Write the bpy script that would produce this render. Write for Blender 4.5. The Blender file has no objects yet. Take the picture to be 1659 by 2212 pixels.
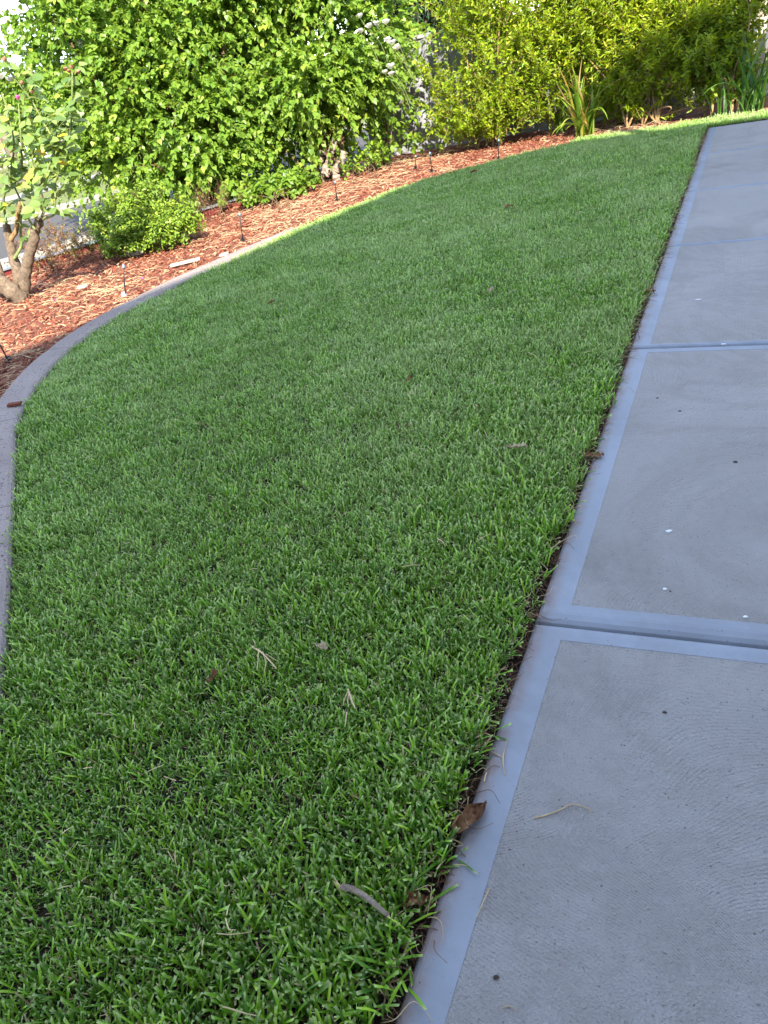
import bpy, math, random
import numpy as np
from mathutils import Vector, Matrix

# ------------------------------------------------------------------ camera, sky, sun
sc = bpy.context.scene
COL = sc.collection
F_PX, PW, PH = 1699.0, 1659.0, 2212.0
RM = np.array([[0.91159092, -0.04948044, 0.40810989],
               [0.36992087, 0.53178927, -0.76181279],
               [-0.17933363, 0.84542999, 0.50307811]])
CAM = np.array([0.0, 0.0, 1.3])
cd = bpy.data.cameras.new('camera')
cam = bpy.data.objects.new('camera', cd)
COL.objects.link(cam)
M4 = Matrix.Identity(4)
for i in range(3):
    for j in range(3):
        M4[i][j] = RM[i, j]
    M4[i][3] = CAM[i]
cam.matrix_world = M4
cd.sensor_fit = 'VERTICAL'
cd.sensor_height = 24.0
cd.lens = F_PX / PH * 24.0
cd.clip_start, cd.clip_end = 0.05, 2000
sc.camera = cam

SUN = np.array([0.56, -0.83, 0.74])           # towards the sun
SH = np.array([-SUN[0], -SUN[1]]) / SUN[2]       # shadow offset on the ground per metre of height
SUN = SUN / np.linalg.norm(SUN)
world = bpy.data.worlds.new('World')
sc.world = world
world.use_nodes = True
wn, wl = world.node_tree.nodes, world.node_tree.links
wn.clear()
wo = wn.new('ShaderNodeOutputWorld')
wb = wn.new('ShaderNodeBackground')
wb.inputs['Strength'].default_value = 0.15
sk = wn.new('ShaderNodeTexSky')
sk.sky_type = 'NISHITA'
sk.sun_disc = False
sk.sun_elevation = math.asin(SUN[2])
sk.sun_rotation = math.atan2(SUN[0], SUN[1])
sk.air_density, sk.dust_density, sk.ozone_density = 0.8, 0.1, 2.0
tc = wn.new('ShaderNodeTexCoord')
cn = wn.new('ShaderNodeTexNoise')
cn.inputs['Scale'].default_value = 2.6
cn.inputs['Detail'].default_value = 7
cn.inputs['Roughness'].default_value = 0.6
cr = wn.new('ShaderNodeMapRange')
cr.inputs['From Min'].default_value = 0.50
cr.inputs['From Max'].default_value = 0.70
cm = wn.new('ShaderNodeMix')
cm.data_type = 'RGBA'
cm.inputs['B'].default_value = (8.2, 8.2, 8.3, 1)
wm = wn.new('ShaderNodeMapping')
wm.inputs['Location'].default_value = (3.7, 1.9, 0.4)
wm.inputs['Scale'].default_value = (1, 1, 2.2)
wl.new(tc.outputs['Generated'], wm.inputs['Vector'])
wl.new(wm.outputs[0], cn.inputs['Vector'])
wl.new(cn.outputs['Fac'], cr.inputs['Value'])
wl.new(cr.outputs['Result'], cm.inputs['Factor'])
wl.new(sk.outputs[0], cm.inputs['A'])
wl.new(cm.outputs['Result'], wb.inputs['Color'])
wl.new(wb.outputs[0], wo.inputs[0])

ld = bpy.data.lights.new('sun', 'SUN')
ld.energy = 4.2
ld.angle = math.radians(0.53)
ld.color = (1.0, 0.93, 0.80)
sun = bpy.data.objects.new('sun', ld)
COL.objects.link(sun)
sun.rotation_euler = Vector(SUN).to_track_quat('Z', 'Y').to_euler()
sun.location = (10, -8, 12)

sc.view_settings.view_transform = 'Standard'
sc.view_settings.look = 'None'
sc.view_settings.exposure = 2.15
sc.view_settings.gamma = 1.0
sc.view_settings.use_curve_mapping = False
sc.render.engine = 'CYCLES'
sc.cycles.use_denoising = True
sc.cycles.max_bounces = 7
sc.cycles.diffuse_bounces = 3
sc.cycles.glossy_bounces = 2
sc.cycles.transmission_bounces = 4
sc.cycles.caustics_reflective = False
sc.cycles.caustics_refractive = False

random.seed(7)
rng = np.random.default_rng(11)


# ------------------------------------------------------------------ helpers
def at(px, py, Y=None, Z=None, D=None):
    """a point of the place, from where it shows in the photograph and one known coordinate"""
    d = RM @ np.array([px - PW / 2, -(py - PH / 2), -F_PX])
    d = d / np.linalg.norm(d)
    if Y is not None:
        t = Y / d[1]
    elif Z is not None:
        t = (Z - CAM[2]) / d[2]
    else:
        t = D
    return CAM + d * t


def tag(o, label=None, cat=None, group=None, kind=None):
    if label: o['label'] = label
    if cat: o['category'] = cat
    if group: o['group'] = group
    if kind: o['kind'] = kind
    return o


def empty(name, loc=(0, 0, 0)):
    o = bpy.data.objects.new(name, None)
    o.empty_display_size = 0.1
    o.location = loc
    COL.objects.link(o)
    return o


def new_mesh(name, V, Fc, mat=None, smooth=False):
    me = bpy.data.meshes.new(name)
    me.from_pydata([tuple(map(float, v)) for v in V], [], [tuple(map(int, f)) for f in Fc])
    if mat: me.materials.append(mat)
    if smooth:
        me.polygons.foreach_set('use_smooth', [True] * len(me.polygons))
    me.update()
    return me


def obj(name, V, Fc, mat=None, parent=None, smooth=False):
    """link one mesh object; world coordinates are kept when the parent stands at its own base"""
    V = np.asarray(V, float)
    if parent is not None:
        off = np.zeros(3)
        p = parent
        while p is not None:
            off += np.array(p.location)
            p = p.parent
        V = V - off
    me = new_mesh(name, V, Fc, mat, smooth)
    o = bpy.data.objects.new(name, me)
    COL.objects.link(o)
    o.parent = parent
    return o


class MB:
    def __init__(self):
        self.V, self.F, self.n = [], [], 0

    def add(self, V, Fc):
        V = np.asarray(V, float)
        self.V.append(V)
        self.F += [tuple(i + self.n for i in f) for f in Fc]
        self.n += len(V)

    def box(self, a, b):
        (x0, y0, z0), (x1, y1, z1) = a, b
        self.add([(x0, y0, z0), (x1, y0, z0), (x1, y1, z0), (x0, y1, z0), (x0, y0, z1), (x1, y0, z1), (x1, y1, z1), (x0, y1, z1)],
                 [(3, 2, 1, 0), (4, 5, 6, 7), (0, 1, 5, 4), (1, 2, 6, 5), (2, 3, 7, 6), (3, 0, 4, 7)])

    def obox(self, c, ax, ay, az):
        """box with centre c and half axes"""
        c, ax, ay, az = map(lambda v: np.asarray(v, float), (c, ax, ay, az))
        V = [c + sx * ax + sy * ay + sz * az for sz in (-1, 1) for sx, sy in ((-1, -1), (1, -1), (1, 1), (-1, 1))]
        self.add(V, [(3, 2, 1, 0), (4, 5, 6, 7), (0, 1, 5, 4), (1, 2, 6, 5), (2, 3, 7, 6), (3, 0, 4, 7)])

    def tube(self, P, R, seg=8, rough=0.0, r=None):
        P = np.asarray(P, float)
        R = np.broadcast_to(np.asarray(R, float), (len(P),))
        T = np.gradient(P, axis=0)
        T /= np.linalg.norm(T, axis=1, keepdims=True) + 1e-9
        up = np.array([0.31, 0.2, 0.93])
        V = []
        for p, t, rad in zip(P, T, R):
            a = np.cross(t, up)
            if np.linalg.norm(a) < 1e-3: a = np.cross(t, (1, 0, 0))
            a /= np.linalg.norm(a)
            b = np.cross(t, a)
            for k in range(seg):
                an = 2 * math.pi * k / seg
                rr = rad * (1 + (rough * (r or random).uniform(-1, 1) if rough else 0))
                V.append(p + rr * (math.cos(an) * a + math.sin(an) * b))
        n = len(P)
        Fc = [(i * seg + k, i * seg + (k + 1) % seg, (i + 1) * seg + (k + 1) % seg, (i + 1) * seg + k)
              for i in range(n - 1) for k in range(seg)]
        Fc.append(tuple(range(seg))[::-1])
        Fc.append(tuple((n - 1) * seg + k for k in range(seg)))
        self.add(V, Fc)

    def build(self, name, mat, parent=None, smooth=False):
        return obj(name, np.concatenate(self.V), self.F, mat, parent, smooth)


def catmull(P, n=12):
    P = np.asarray(P, float)
    Q = np.vstack([2 * P[0] - P[1], P, 2 * P[-1] - P[-2]])
    out = []
    for i in range(1, len(Q) - 2):
        p0, p1, p2, p3 = Q[i - 1:i + 3]
        for t in np.linspace(0, 1, n, endpoint=False):
            out.append(0.5 * ((2 * p1) + (-p0 + p2) * t + (2 * p0 - 5 * p1 + 4 * p2 - p3) * t * t + (-p0 + 3 * p1 - 3 * p2 + p3) * t ** 3))
    out.append(P[-1])
    return np.array(out)


def inside(poly, X, Y):
    poly = np.asarray(poly, float)
    x0, y0 = poly[:, 0], poly[:, 1]
    x1, y1 = np.roll(x0, -1), np.roll(y0, -1)
    res = np.zeros(len(X), bool)
    for a, b, c, d in zip(x0, y0, x1, y1):
        cond = (b > Y) != (d > Y)
        with np.errstate(divide='ignore', invalid='ignore'):
            xi = (c - a) * (Y - b) / (d - b + 1e-12) + a
        res ^= cond & (X < xi)
    return res


def wob(P, s=1.0, seed=0):
    """smooth pseudo noise, about -1..1"""
    r = np.random.default_rng(seed)
    v = np.zeros(len(P))
    for k in range(7):
        d = r.normal(size=P.shape[1]) * s * (1 + 0.5 * k)
        v += np.sin(P @ d + r.uniform(0, 6.28)) / (1 + 0.35 * k)
    return v / 2.6


def unit(v):
    return v / (np.linalg.norm(v, axis=-1, keepdims=True) + 1e-9)


# ------------------------------------------------------------------ materials
class NT:
    def __init__(self, name):
        self.m = bpy.data.materials.new(name)
        self.m.use_nodes = True
        self.t = self.m.node_tree
        self.t.nodes.clear()
        self.out = self.n('OutputMaterial')

    def n(self, typ, **kw):
        nd = self.t.nodes.new('ShaderNode' + typ)
        for k, v in kw.items():
            if k in ('data_type', 'operation', 'voronoi_dimensions', 'noise_dimensions', 'feature', 'attribute_name', 'blend_type', 'wave_type', 'bands_direction', 'attribute_type'):
                setattr(nd, k, v)
            else:
                nd.inputs[k.replace('_', ' ')].default_value = v
        return nd

    def l(self, a, b):
        self.t.links.new(a, b)

    def noise(self, vec, scale, detail=4, rough=0.55, dist=0.0):
        nd = self.n('TexNoise', Scale=scale, Detail=detail, Roughness=rough, Distortion=dist)
        if vec is not None: self.l(vec, nd.inputs['Vector'])
        return nd.outputs['Fac']

    def ramp(self, fac, stops):
        r = self.n('ValToRGB')
        e = r.color_ramp.elements
        while len(e) < len(stops): e.new(0.5)
        for el, (p, c) in zip(e, stops):
            el.position = p
            el.color = (*c, 1) if len(c) == 3 else c
        self.l(fac, r.inputs[0])
        return r.outputs[0]

    def math(self, op, a, b=None):
        m = self.n('Math', operation=op)
        for i, v in enumerate((a, b)):
            if v is None: continue
            if isinstance(v, (int, float)): m.inputs[i].default_value = v
            else: self.l(v, m.inputs[i])
        return m.outputs[0]

    def mix(self, fac, a, b, blend='MIX'):
        m = self.n('Mix', data_type='RGBA', blend_type=blend)
        for s, v in (('Factor', fac), ('A', a), ('B', b)):
            i = m.inputs[s] if s == 'Factor' else [q for q in m.inputs if q.name == s and q.type == 'RGBA'][0]
            if isinstance(v, (int, float)): i.default_value = v
            elif isinstance(v, tuple): i.default_value = (*v, 1)
            else: self.l(v, i)
        return [q for q in m.outputs if q.type == 'RGBA'][0]

    def bump(self, h, strength, dist):
        b = self.n('Bump', Strength=strength, Distance=dist)
        self.l(h, b.inputs['Height'])
        return b.outputs[0]

    def bsdf(self, col, rough=0.7, nrm=None, spec=0.3, metal=0.0):
        b = self.n('BsdfPrincipled', Roughness=rough, Metallic=metal)
        b.inputs['Specular IOR Level'].default_value = spec
        if isinstance(col, tuple): b.inputs['Base Color'].default_value = (*col, 1)
        else: self.l(col, b.inputs['Base Color'])
        if nrm is not None: self.l(nrm, b.inputs['Normal'])
        return b

    def done(self, sh):
        self.l(sh, self.out.inputs[0])
        return self.m

    def pos(self):
        return self.n('NewGeometry').outputs['Position']

    def obj(self):
        return self.n('TexCoord').outputs['Object']


def simple(name, col, rough=0.7, var=0.25, scale=20, bump=0.0, spec=0.3, metal=0.0):
    t = NT(name)
    p = t.pos()
    f = t.noise(p, scale, 5, 0.6)
    c = t.ramp(f, [(0.25, tuple(v * (1 - var) for v in col)), (0.75, tuple(min(1, v * (1 + var)) for v in col))])
    nrm = t.bump(t.noise(p, scale * 4, 4), bump, 0.01) if bump else None
    return t.done(t.bsdf(c, rough, nrm, spec, metal).outputs[0])


def leaf_mat(name, stops, trans=(0.35, 0.6, 0.05), tf=0.35, rough=0.42, spec=0.35):
    t = NT(name)
    a = t.n('Attribute', attribute_name='tint')
    c = t.ramp(a.outputs['Fac'], stops)
    f = t.noise(t.pos(), 60, 2)
    c = t.mix(t.math('MULTIPLY', f, 0.25), c, t.mix(1.0, c, (0.6, 0.65, 0.5), 'MULTIPLY'))
    b = t.bsdf(c, rough, None, spec)
    tr = t.n('BsdfTranslucent')
    t.l(t.mix(0.6, c, trans), tr.inputs['Color'])
    mx = t.n('MixShader')
    mx.inputs[0].default_value = tf
    t.l(b.outputs[0], mx.inputs[1])
    t.l(tr.outputs[0], mx.inputs[2])
    return t.done(mx.outputs[0])


MAT = {}
# brushed / swirl floated concrete
def concrete(name, swirl):
    t = NT(name)
    p = t.pos()
    mott = t.noise(p, 1.7, 6, 0.6)
    fine = t.noise(p, 260, 3, 0.6)
    mid = t.noise(p, 34, 4, 0.6)
    if swirl:
        c = t.ramp(mott, [(0.25, (0.40, 0.385, 0.38)), (0.75, (0.48, 0.465, 0.46))])
    else:
        c = t.ramp(mott, [(0.25, (0.205, 0.235, 0.285)), (0.75, (0.25, 0.285, 0.34))])
    c = t.mix(t.math('MULTIPLY', mid, 0.35), c, t.mix(1.0, c, (0.72, 0.71, 0.70), 'MULTIPLY'))
    # rust-brown specks ground into the surface
    spk = t.ramp(t.noise(p, 150, 2, 0.4), [(0.69, (0, 0, 0)), (0.73, (1, 1, 1))])
    c = t.mix(t.math('MULTIPLY', spk, 0.5), c, (0.13, 0.10, 0.08))
    # soil washed on to the slab along the lawn edge
    sx = t.n('SeparateXYZ'); t.l(p, sx.inputs[0])
    edge = t.n('MapRange'); t.l(sx.outputs[0], edge.inputs[0])
    edge.inputs['From Min'].default_value = -0.455; edge.inputs['From Max'].default_value = -0.405
    edge.inputs['To Min'].default_value = 1.0; edge.inputs['To Max'].default_value = 0.0
    dirt = t.math('MULTIPLY', t.ramp(edge.outputs[0], [(0.0, (0, 0, 0)), (0.5, (0.8, 0.8, 0.8)), (1.0, (1, 1, 1))]), t.ramp(t.noise(p, 14, 5, 0.65), [(0.36, (0.25, 0.25, 0.25)), (0.58, (1, 1, 1))]))
    c = t.mix(t.math('MULTIPLY', dirt, 0.85), c, (0.19, 0.135, 0.115))
    # old water stains and pores
    stain = t.ramp(t.noise(p, 0.9, 6, 0.7, 0.8), [(0.44, (0, 0, 0)), (0.50, (1, 1, 1)), (0.56, (0, 0, 0))])
    c = t.mix(t.math('MULTIPLY', stain, 0.30), c, t.mix(1.0, c, (0.66, 0.62, 0.58), 'MULTIPLY'))
    pore = t.n('TexVoronoi', Scale=42.0); t.l(p, pore.inputs['Vector'])
    pm = t.math('MULTIPLY', t.math('LESS_THAN', pore.outputs['Distance'], 0.085), t.math('GREATER_THAN', t.noise(p, 7, 2), 0.52))
    c = t.mix(t.math('MULTIPLY', pm, 0.7), c, (0.07, 0.06, 0.055))
    if swirl:
        wv = t.n('VectorMath', operation='MULTIPLY_ADD')
        nz = t.n('TexNoise', Scale=1.6, Detail=1.0)
        t.l(p, nz.inputs['Vector'])
        t.l(nz.outputs['Color'], wv.inputs[0]); wv.inputs[1].default_value = (0.55, 0.55, 0.0); t.l(p, wv.inputs[2])
        vo = t.n('TexVoronoi', voronoi_dimensions='2D', Scale=1.5)
        t.l(wv.outputs[0], vo.inputs['Vector'])
        # every float stroke is an arc about its own far centre
        ctr = t.n('VectorMath', operation='MULTIPLY_ADD')
        cen = t.n('VectorMath', operation='SUBTRACT'); t.l(vo.outputs['Color'], cen.inputs[0]); cen.inputs[1].default_value = (0.5, 0.5, 0.5)
        t.l(cen.outputs[0], ctr.inputs[0]); ctr.inputs[1].default_value = (3.4, 3.4, 0.0); t.l(vo.outputs['Position'], ctr.inputs[2])
        flat = t.n('VectorMath', operation='MULTIPLY'); t.l(wv.outputs[0], flat.inputs[0]); flat.inputs[1].default_value = (1, 1, 0)
        dd = t.n('VectorMath', operation='DISTANCE'); t.l(flat.outputs[0], dd.inputs[0]); t.l(ctr.outputs[0], dd.inputs[1])
        ph = t.math('ADD', t.math('MULTIPLY', dd.outputs['Value'], 760.0), t.math('ADD', t.math('MULTIPLY', t.noise(p, 9, 3, 0.6), 14.0), t.math('MULTIPLY', t.noise(p, 45, 2, 0.6), 3.5)))
        ridge = t.math('SINE', ph)
        amp = t.ramp(t.noise(p, 3.1, 3), [(0.35, (0.12, 0.12, 0.12)), (0.65, (1, 1, 1))])
        brk = t.ramp(t.noise(p, 55, 3), [(0.3, (0.2, 0.2, 0.2)), (0.7, (1, 1, 1))])
        h = t.math('ADD', t.math('MULTIPLY', t.math('MULTIPLY', ridge, amp), t.math('MULTIPLY', brk, 0.48)),
                   t.math('ADD', t.math('MULTIPLY', fine, 1.9), t.math('MULTIPLY', t.noise(p, 150, 3, 0.7), 1.6)))
        nrm = t.bump(h, 1.0, 0.0075)
    else:
        h = t.math('ADD', t.math('MULTIPLY', fine, 0.25), t.math('MULTIPLY', t.noise(p, 9, 3), 1.0))
        nrm = t.bump(h, 0.25, 0.004)
    return t.done(t.bsdf(c, 0.62 if not swirl else 0.8, nrm, 0.35).outputs[0])


MAT['concrete_swirl'] = concrete('swirl_floated_concrete', True)
MAT['concrete_band'] = concrete('trowelled_concrete', False)


def kerb_mat():
    t = NT('kerb_concrete')
    p = t.pos()
    c = t.ramp(t.noise(p, 2.5, 5), [(0.3, (0.20, 0.165, 0.15)), (0.7, (0.275, 0.23, 0.21))])
    spk = t.ramp(t.noise(p, 95, 2, 0.5), [(0.62, (0, 0, 0)), (0.66, (1, 1, 1))])
    c = t.mix(spk, c, (0.06, 0.055, 0.055))
    h = t.math('SUBTRACT', t.noise(p, 180, 3), spk)
    return t.done(t.bsdf(c, 0.85, t.bump(h, 0.5, 0.003), 0.2).outputs[0])


MAT['kerb'] = kerb_mat()


def grass_mat():
    t = NT('grass_blade')
    a = t.n('Attribute', attribute_name='Col')
    sp = t.n('SeparateColor')
    t.l(a.outputs['Color'], sp.inputs[0])
    tint, hh, dry = sp.outputs[0], sp.outputs[1], sp.outputs[2]
    p = t.pos()
    big = t.noise(p, 1.1, 4, 0.6)
    med = t.noise(p, 5.0, 3, 0.6)
    g = t.math('ADD', t.math('MULTIPLY', tint, 0.62), t.math('MULTIPLY', t.n('ObjectInfo').outputs['Random'], 0.38))
    green = t.ramp(g, [(0.0, (0.026, 0.085, 0.015)), (0.35, (0.082, 0.205, 0.017)), (0.7, (0.195, 0.40, 0.022)), (1.0, (0.36, 0.56, 0.045))])
    # paler, thinner patches of the lawn
    patch = t.ramp(t.math('ADD', t.math('MULTIPLY', big, 0.65), t.math('MULTIPLY', med, 0.35)), [(0.42, (0, 0, 0)), (0.60, (1, 1, 1))])
    sy = t.n('SeparateXYZ'); t.l(p, sy.inputs[0])
    away = t.n('MapRange'); t.l(sy.outputs[1], away.inputs[0])
    away.inputs['From Min'].default_value = 0.9; away.inputs['From Max'].default_value = 3.2; away.inputs['To Min'].default_value = 0.0; away.inputs['To Max'].default_value = 0.66
    green = t.mix(t.math('MULTIPLY', patch, away.outputs[0]), green, (0.34, 0.45, 0.16))
    # mown tips bleach to straw
    tip = t.ramp(hh, [(0.80, (0, 0, 0)), (0.98, (1, 1, 1))])
    green = t.mix(t.math('MULTIPLY', tip, 0.65), green, (0.50, 0.54, 0.27))
    straw = t.ramp(tint, [(0.0, (0.20, 0.14, 0.07)), (0.5, (0.36, 0.27, 0.14)), (1.0, (0.52, 0.42, 0.25))])
    c = t.mix(dry, green, straw)
    b = t.bsdf(c, 0.42, None, 0.3)
    tr = t.n('BsdfTranslucent')
    t.l(t.mix(0.5, c, (0.30, 0.52, 0.03)), tr.inputs['Color'])
    mx = t.n('MixShader')
    mx.inputs[0].default_value = 0.14
    t.l(b.outputs[0], mx.inputs[1]); t.l(tr.outputs[0], mx.inputs[2])
    return t.done(mx.outputs[0])


MAT['grass'] = grass_mat()


def chip_mat():
    t = NT('bark_chip')
    a = t.n('Attribute', attribute_name='tint')
    r = t.n('ObjectInfo').outputs['Random']
    g = t.math('FRACT', t.math('ADD', a.outputs['Fac'], r))
    c = t.ramp(g, [(0.0, (0.10, 0.028, 0.020)), (0.3, (0.20, 0.060, 0.035)), (0.6, (0.28, 0.105, 0.056)), (0.85, (0.34, 0.18, 0.10)), (1.0, (0.42, 0.29, 0.18))])
    nz = t.noise(t.obj(), 90, 3)
    c = t.mix(t.math('MULTIPLY', nz, 0.6), c, t.mix(1.0, c, (0.55, 0.5, 0.5), 'MULTIPLY'))
    return t.done(t.bsdf(c, 0.85, t.bump(nz, 0.5, 0.004), 0.15).outputs[0])


MAT['chip'] = chip_mat()
MAT['straw'] = simple('dry_straw', (0.46, 0.35, 0.20), 0.7, 0.3, 40)
MAT['soil'] = simple('dark_soil', (0.045, 0.028, 0.020), 0.95, 0.5, 45, 0.8)
MAT['thatch'] = simple('brown_thatch', (0.028, 0.023, 0.012), 0.95, 0.5, 60, 0.8)
MAT['bed_soil'] = simple('bed_soil', (0.16, 0.055, 0.032), 0.95, 0.5, 40, 0.9)
MAT['root'] = simple('dry_root', (0.15, 0.085, 0.05), 0.9, 0.5, 70)
MAT['asphalt'] = simple('asphalt', (0.060, 0.057, 0.054), 0.9, 0.25, 18, 0.5)
MAT['pale_kerb'] = simple('pale_kerb', (0.22, 0.205, 0.18), 0.85, 0.15, 12, 0.3)
MAT['gravel_base'] = simple('gravel_ground', (0.13, 0.11, 0.085), 0.95, 0.5, 60, 0.9)
MAT['verge'] = simple('dry_verge_grass', (0.115, 0.13, 0.036), 0.95, 0.35, 9, 0.8)
MAT['red_edge'] = simple('dark_red_edging', (0.13, 0.022, 0.020), 0.5, 0.3, 15, 0.15)
MAT['steel_cap'] = simple('galvanised_cap', (0.20, 0.21, 0.225), 0.45, 0.2, 15, 0.1, 0.5, 0.3)
MAT['fence_metal'] = simple('grey_sheet_metal', (0.19, 0.19, 0.20), 0.55, 0.12, 3, 0.05, 0.4)
MAT['pale_timber'] = simple('weathered_timber', (0.42, 0.36, 0.29), 0.85, 0.3, 14, 0.4)
MAT['black_plastic'] = simple('black_plastic', (0.022, 0.022, 0.024), 0.45, 0.2, 30)
MAT['blue_plastic'] = simple('blue_grey_plastic', (0.16, 0.27, 0.33), 0.4, 0.2, 30)
MAT['white_plastic'] = simple('white_plastic', (0.62, 0.62, 0.60), 0.5, 0.1, 30)
MAT['white_splat'] = simple('chalky_white', (0.66, 0.68, 0.72), 0.9, 0.2, 120, 0.4)
MAT['dark_speck'] = simple('dark_grit', (0.055, 0.040, 0.034), 0.9, 0.5, 200, 0.6)
MAT['brick'] = None


def bark(name, a, b, scale=22):
    t = NT(name)
    p = t.pos()
    f = t.noise(p, scale, 6, 0.65, 0.6)
    c = t.ramp(f, [(0.3, a), (0.7, b)])
    return t.done(t.bsdf(c, 0.9, t.bump(t.noise(p, scale * 2.5, 5, 0.7, 1.0), 0.9, 0.02), 0.15).outputs[0])


MAT['bark_grey'] = bark('grey_bark', (0.17, 0.13, 0.10), (0.42, 0.34, 0.27))
MAT['bark_rose'] = bark('rose_bark', (0.085, 0.06, 0.042), (0.29, 0.215, 0.15), 38)
MAT['bark_brown'] = bark('brown_bark', (0.07, 0.042, 0.025), (0.20, 0.13, 0.075), 30)
MAT['cane_green'] = bark('green_cane', (0.13, 0.17, 0.055), (0.26, 0.29, 0.11), 30)
MAT['cane_tan'] = bark('tan_cane', (0.22, 0.13, 0.06), (0.42, 0.28, 0.13), 30)

MAT['leaf_heart'] = leaf_mat('heart_leaf', [(0, (0.055, 0.125, 0.016)), (0.35, (0.115, 0.215, 0.026)), (0.75, (0.19, 0.295, 0.036)), (1, (0.32, 0.38, 0.055))], (0.42, 0.58, 0.04), 0.42)
MAT['leaf_hedge'] = leaf_mat('hedge_leaf', [(0, (0.035, 0.085, 0.005)), (0.35, (0.115, 0.21, 0.008)), (0.75, (0.235, 0.33, 0.011)), (1, (0.42, 0.42, 0.02))], (0.52, 0.56, 0.010), 0.42)
MAT['leaf_rose'] = leaf_mat('rose_leaf', [(0, (0.085, 0.15, 0.035)), (0.4, (0.165, 0.25, 0.065)), (0.75, (0.26, 0.34, 0.085)), (0.93, (0.40, 0.40, 0.05)), (1, (0.62, 0.36, 0.02))], (0.44, 0.52, 0.07), 0.30)
MAT['leaf_low'] = leaf_mat('low_shrub_leaf', [(0, (0.045, 0.10, 0.010)), (0.4, (0.12, 0.21, 0.018)), (0.8, (0.23, 0.33, 0.03)), (1, (0.42, 0.44, 0.06))], (0.35, 0.52, 0.03), 0.3)
MAT['leaf_dark'] = leaf_mat('dark_conifer_leaf', [(0, (0.010, 0.030, 0.012)), (0.6, (0.022, 0.06, 0.022)), (1, (0.05, 0.11, 0.03))], (0.08, 0.2, 0.03), 0.15)
MAT['leaf_red'] = leaf_mat('reddish_leaf', [(0, (0.10, 0.03, 0.02)), (0.4, (0.20, 0.07, 0.03)), (0.7, (0.22, 0.17, 0.04)), (1, (0.34, 0.30, 0.06))], (0.4, 0.2, 0.06), 0.25)
MAT['strap'] = leaf_mat('strap_leaf', [(0, (0.055, 0.13, 0.015)), (0.45, (0.12, 0.22, 0.020)), (0.75, (0.24, 0.31, 0.04)), (0.9, (0.42, 0.24, 0.05)), (1, (0.46, 0.33, 0.16))], (0.35, 0.5, 0.03), 0.28)
MAT['strap_dark'] = leaf_mat('dark_strap_leaf', [(0, (0.025, 0.075, 0.010)), (1, (0.075, 0.16, 0.022))], (0.1, 0.3, 0.05), 0.25)
MAT['petal_white'] = leaf_mat('white_petal', [(0, (0.72, 0.70, 0.62)), (1, (0.86, 0.85, 0.80))], (0.8, 0.8, 0.7), 0.3, 0.6, 0.1)
MAT['petal_pink'] = leaf_mat('pink_petal', [(0, (0.62, 0.06, 0.30)), (1, (0.80, 0.22, 0.50))], (0.8, 0.2, 0.5), 0.3, 0.6, 0.1)
MAT['petal_dry'] = leaf_mat('dried_petal', [(0, (0.25, 0.06, 0.05)), (0.6, (0.42, 0.20, 0.12)), (1, (0.55, 0.40, 0.28))], (0.5, 0.2, 0.1), 0.2, 0.8, 0.1)
MAT['dead_leaf'] = leaf_mat('dead_brown_leaf', [(0, (0.085, 0.036, 0.018)), (0.5, (0.20, 0.10, 0.048)), (1, (0.34, 0.21, 0.12))], (0.4, 0.2, 0.08), 0.12, 0.7, 0.2)
MAT['dead_pale'] = leaf_mat('dead_pale_leaf', [(0, (0.26, 0.18, 0.10)), (0.5, (0.42, 0.33, 0.22)), (1, (0.55, 0.47, 0.36))], (0.5, 0.4, 0.2), 0.15, 0.75, 0.2)


def brick_mat():
    t = NT('red_brick')
    b = t.n('TexBrick', Scale=1.0)
    b.inputs['Color1'].default_value = (0.34, 0.13, 0.07, 1)
    b.inputs['Color2'].default_value = (0.26, 0.095, 0.05, 1)
    b.inputs['Mortar'].default_value = (0.40, 0.34, 0.28, 1)
    b.inputs['Brick Width'].default_value = 0.24
    b.inputs['Row Height'].default_value = 0.086
    b.inputs['Mortar Size'].default_value = 0.010
    sx_ = t.n('SeparateXYZ'); cx_ = t.n('CombineXYZ'); t.l(t.obj(), sx_.inputs[0])
    t.l(t.math('ADD', sx_.outputs[0], sx_.outputs[1]), cx_.inputs[0]); t.l(sx_.outputs[2], cx_.inputs[1]); t.l(cx_.outputs[0], b.inputs['Vector'])
    return t.done(t.bsdf(b.outputs['Color'], 0.9, None, 0.2).outputs[0])


MAT['brick'] = brick_mat()
MAT['roof_tile'] = simple('terracotta_tile', (0.25, 0.11, 0.07), 0.8, 0.25, 8, 0.4)
MAT['render_wall'] = simple('cream_render', (0.52, 0.48, 0.42), 0.9, 0.1, 6, 0.2)
MAT['glass'] = simple('window_glass', (0.03, 0.035, 0.04), 0.1, 0.1, 2, 0, 0.6)
MAT['white_paint'] = simple('white_paint', (0.72, 0.72, 0.70), 0.5, 0.06, 8)
MAT['pole_wood'] = bark('pole_timber', (0.20, 0.16, 0.12), (0.40, 0.33, 0.27), 8)


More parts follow.
